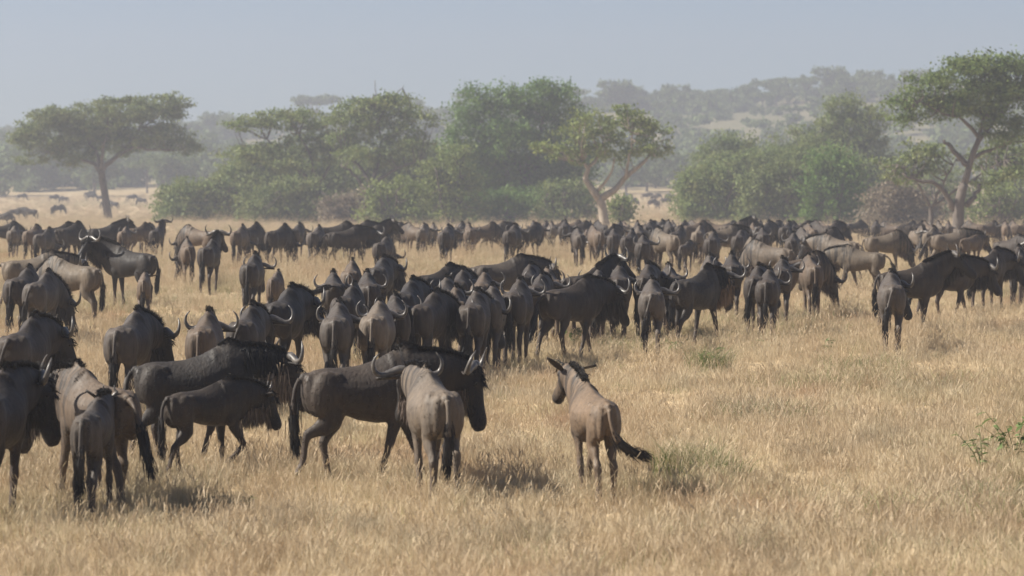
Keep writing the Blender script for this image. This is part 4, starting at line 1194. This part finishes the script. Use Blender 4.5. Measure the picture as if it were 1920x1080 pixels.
PACK = [
    (1196, 86, 'lean', 6, 'grey', .95), (1250, 78, 'graze', -35, 'tan', .98), (1285, 76, 'calf', 20, 'slate', .8), (1310, 82, 'graze', 10, 'tan', 1.0), (1355, 84, 'walk', 62, 'tan', 1.0), (1408, 72, 'graze', 5, 'tan', .97), (1448, 70, 'graze', -60, 'grey', .95),
    (1196, 110, 'stand', 0, 'dark', .97), (1216, 104, 'stand_wide', 12, 'dark', 1.0), (1236, 112, 'stand', 18, 'dark', 1.0), (1255, 106, 'lean', 0, 'dark', 1.0), (1278, 118, 'turn', 20, 'dark', .97), (1300, 112, 'graze', 60, 'brown', .97),
    (1322, 120, 'stand', 12, 'dark', .97), (1345, 118, 'graze', -70, 'brown', .97), (1372, 112, 'alert', 60, 'grey', .97), (1392, 120, 'lean', 8, 'grey', .97), (1412, 100, 'graze', 4, 'brown', .95), (1432, 98, 'stand', 30, 'slate', 1.0),
    (1452, 110, 'turn', 30, 'dark', .97), (1474, 96, 'stand_wide', 18, 'dark', 1.0), (1498, 108, 'graze', 60, 'dark', .97), (1520, 92, 'lean', -6, 'brown', .97), (1540, 100, 'stand', -20, 'dark', 1.0), (1560, 112, 'turn', 30, 'dark', .97),
    (1215, 150, 'graze', 50, 'dark', .95), (1262, 146, 'stand', 0, 'brown', .95), (1310, 155, 'graze', -50, 'brown', .95), (1360, 150, 'graze', 70, 'dark', .95), (1405, 148, 'stand', 10, 'dark', .95), (1445, 152, 'graze', 60, 'brown', .95),
    (1490, 142, 'stand', 0, 'brown', .95), (1530, 150, 'graze', -60, 'dark', .95), (1565, 140, 'lean', 10, 'dark', .95), (1240, 132, 'lean', 10, 'grey', .93), (1290, 136, 'stand', -10, 'dark', .95), (1335, 134, 'calf', 10, 'brown', .8), (1380, 136, 'graze', 30, 'brown', .95), (1425, 128, 'stand', 8, 'dark', .95), (1470, 132, 'graze', 60, 'grey', .95), (1512, 128, 'stand', 20, 'dark', .95), (1548, 126, 'graze', -30, 'brown', .95)]
PACK += [(1205, 74, 'lean', 4, 'dark', .95), (1232, 80, 'stand', 8, 'dark', .97), (1270, 84, 'graze', 20, 'dark', .95), (1335, 76, 'stand', 10, 'dark', .97), (1386, 78, 'turn', 12, 'dark', .97), (1430, 80, 'stand_wide', 4, 'dark', .97), (1486, 76, 'lean', 10, 'dark', .95), (1508, 82, 'stand', -6, 'slate', .95), (1548, 80, 'graze', 40, 'dark', .95), (1180, 78, 'graze', 14, 'dark', .95), (1150, 80, 'stand', 4, 'dark', .95), (1085, 82, 'lean', -4, 'slate', .93)]
for px, d, key, h, coat, sc in PACK: back('brownpack', px, d, key, h, coat, sc)
back('brownpack', 1575, 74, 'walk', -56, 'grey', .98)
back('brownpack', 1620, 70, 'walk', -70, 'tan', .88)
back('brownpack', 1655, 78, 'graze', 80, 'tan', .93)
for px, d, key, h, coat, sc in (
    (1642, 140, 'stand', 10, 'dark', .97), (1600, 160, 'graze', 60, 'dark', .95), (1722, 86, 'turn', 170, 'grey', .97), (1745, 84, 'stand', 20, 'tan', .95), (1780, 80, 'walk', 80, 'grey', .95), (1820, 78, 'calf', 40, 'brown', .9),
    (1740, 120, 'stand', -10, 'brown', .95), (1762, 124, 'lean', 0, 'grey', .95), (1778, 128, 'stand', 8, 'brown', .95), (1715, 126, 'graze', 60, 'dark', .95), (1832, 150, 'graze', -60, 'brown', .95), (1850, 142, 'graze', 60, 'brown', .95),
    (1868, 146, 'stand', 0, 'brown', .95), (1886, 138, 'lean', 6, 'brown', .95), (1904, 142, 'stand', -8, 'brown', .97), (1918, 134, 'graze', 60, 'brown', .95), (1700, 150, 'graze', 50, 'dark', .95), (1672, 155, 'graze', -60, 'brown', .9), (1935, 140, 'stand', 10, 'dark', .95),
    (1890, 74, 'turn', 150, 'dark', .95)):
    back('farright', px, d, key, h, coat, sc)
for px, d, h in ((4, 250, 90), (28, 300, 80), (58, 290, -80), (100, 330, 10), (108, 345, 60), (100, 470, 80), (122, 460, -80), (170, 480, 90), (165, 500, 70), (197, 400, 60), (214, 395, -70), (246, 470, 90), (190, 470, 80), (268, 440, -80), (40, 480, 80)):
    back('plain', px, d, 'far_graze' if rb.random() < .6 else 'far', h, 'dark', rb.uniform(.88, 1.0))
for px, d, h in ((1184, 430, 90), (1222, 420, 60), (1232, 400, 20), (1226, 470, 80), (1258, 480, -80), (1210, 480, 90), (1246, 440, 80), (1180, 480, -70)):
    back('gap', px, d, 'far_graze' if rb.random() < .5 else 'far', h, 'dark', rb.uniform(.88, 1.0))
print('wildebeest', N_WB[0])
# ------------------------------------------------------------------ weeds and tufts standing out of the grass
def leaf_mesh(rng, L, w):
    t = np.linspace(0, 1, 5); ww = w * np.sin(np.pi * np.clip(t * .92 + .06, 0, 1)) ** .8
    z = -.35 * L * t ** 2
    v = np.concatenate([np.stack([t * L, -ww, z + ww * .3], 1), np.stack([t * L, ww, z + ww * .3], 1), np.stack([t * L, 0 * ww, z], 1)])
    f = []
    for i in range(4): f += [[i, i + 1, 11 + i, 10 + i], [10 + i, 11 + i, 6 + i, 5 + i]]
    return mesh_np('leaf', v, f, True, M['weed'])
def weed(px, py, h, nst, label, seed, leafy_n=9, L=.09, group=None, d=None):
    rng = np.random.default_rng(seed)
    d = d or ground_hit(px, py); x = (px - 960) / FPX * d
    root = bpy.data.objects.new('leafy_weed', None); root.location = (x, d, float(gz(x, d))); link(root); tag(root, label, 'weed', group)
    lm = [leaf_mesh(rng, L * k, L * .2 * k) for k in (.7, 1.0, 1.25)]
    for s in range(nst):
        a = rng.uniform(0, 6.28); ln = rng.uniform(.25, .6) * h; hh = h * rng.uniform(.65, 1.0)
        p = smooth_path([(0, 0, -.03), (math.cos(a) * ln * .35, math.sin(a) * ln * .35, hh * .55), (math.cos(a) * ln, math.sin(a) * ln, hh)], 9)
        B = Buf(); tube(B, p, np.linspace(.006, .002, 9), 5); v, f = B.arrays()
        link(bpy.data.objects.new('stem', mesh_np('stem', v, f, True, M['weed'])), root)
        for i in range(leafy_n):
            u = rng.uniform(.35, 1.0) * 8; i0 = min(int(u), 7); q = p[i0] + (p[i0 + 1] - p[i0]) * (u - i0)
            o = bpy.data.objects.new('leaf', lm[rng.integers(3)]); o.location = q
            o.rotation_euler = (rng.normal() * .4, rng.uniform(-.7, .3), rng.uniform(0, 6.28)); link(o, root)
weed(1905, 885, .62, 7, 'tall leafy green weed at the right edge of the open grass', 1, 9, .10)
weed(1845, 900, .50, 4, 'thinner leafy weed next to the tall one in the open grass', 2, 8, .08)
weed(1548, 672, .34, 4, 'small green weed in the open grass before the lone slate wildebeest', 3, 8, .10)
weed(1412, 662, .22, 3, 'tiny weed between the lone slate wildebeest and the main herd', 4, 7, .09)
weed(1075, 652, .34, 5, 'weed growing at the feet of the broadside dark cow', 5, 8, .10)
weed(1335, 700, .38, 6, 'dark bushy weed in the grass in front of the black bull with tan beard', 6, 10, .09)
weed(465, 955, .12, 4, 'low green weed in the grass in front of the dark juvenile', 7, 7, .06)
weed(1270, 668, .30, 4, 'weed in tall seeding grass near the shiny slate rump wildebeest', 8, 8, .09)

def tuft(px, py, n, h, label, seed, green, lean=.8, spread=.3):
    d = ground_hit(px, py); x = (px - 960) / FPX * d
    o = bpy.data.objects.new('grass_tuft', clump('grass_tuft', n, h, spread, lean, .0035, seed, .1, green))
    o.location = (x, d, float(gz(x, d))); o['kind'] = 'stuff'; o['label'] = label; link(o)
tuft(1290, 900, 900, .40, 'dense greyish green grass tuft beside the lone calf', 71, .5, .9, .38)
tuft(1345, 905, 500, .32, 'smaller grey green grass tuft next to the dense one', 72, .45, 1.0, .3)
tuft(1850, 955, 300, .28, 'green grass tuft below the leafy weeds', 73, .65, .7, .25)
tuft(1240, 690, 400, .42, 'bent straw tuft in the open grass right of the calf', 74, 0, 1.3, .5)
tuft(1330, 702, 700, .42, 'dark grey green tuft around the bushy weed', 76, .6, .8, .35)
tuft(1620, 700, 700, .34, 'greyish green grass patch before the lone slate wildebeest', 77, .45, .9, .7)
tuft(1630, 960, 260, .20, 'yellow green patch of short grass', 75, .45, .8, .6)

for k, (px, py, sp) in enumerate(((1400, 612, 1.0), (1490, 604, 1.3), (1540, 625, .9), (1560, 738, 1.1), (1690, 728, 1.2), (1180, 660, .9), (1440, 790, .7), (1780, 985, .8))):
    tuft(px, py, 800, .30, 'low grey green swath in the dry grass', 90 + k, .38, .9, sp)


# ------------------------------------------------------------------ haze: warm morning air over the plain
def build_haze():
    x0, x1, y0, y1, z0, z1 = -660, 660, -240, 1330, -3.5, 62.0
    v = [(x, y, z) for z in (z0, z1) for x, y in ((x0, y0), (x1, y0), (x1, y1), (x0, y1))]
    f = [(3, 2, 1, 0), (4, 5, 6, 7), (0, 1, 5, 4), (1, 2, 6, 5), (2, 3, 7, 6), (3, 0, 4, 7)]
    m = bpy.data.materials.new('haze_air'); m.use_nodes = True
    nt = m.node_tree
    nt.nodes.remove(nt.nodes['Principled BSDF'])
    pv = N(nt, 'ShaderNodeVolumePrincipled')
    pv.inputs['Color'].default_value = (.465, .505, .60, 1)
    pv.inputs['Density'].default_value = HAZE_DENSITY
    pv.inputs['Anisotropy'].default_value = 0.2
    nt.links.new(pv.outputs[0], nt.nodes['Material Output'].inputs['Volume'])
    o = bpy.data.objects.new('haze', mesh_np('haze', v, f, False, m)); o['kind'] = 'stuff'
    o['label'] = 'pale bluish haze hanging over the whole plain'; link(o)
HAZE_DENSITY = 0.00095
build_haze()
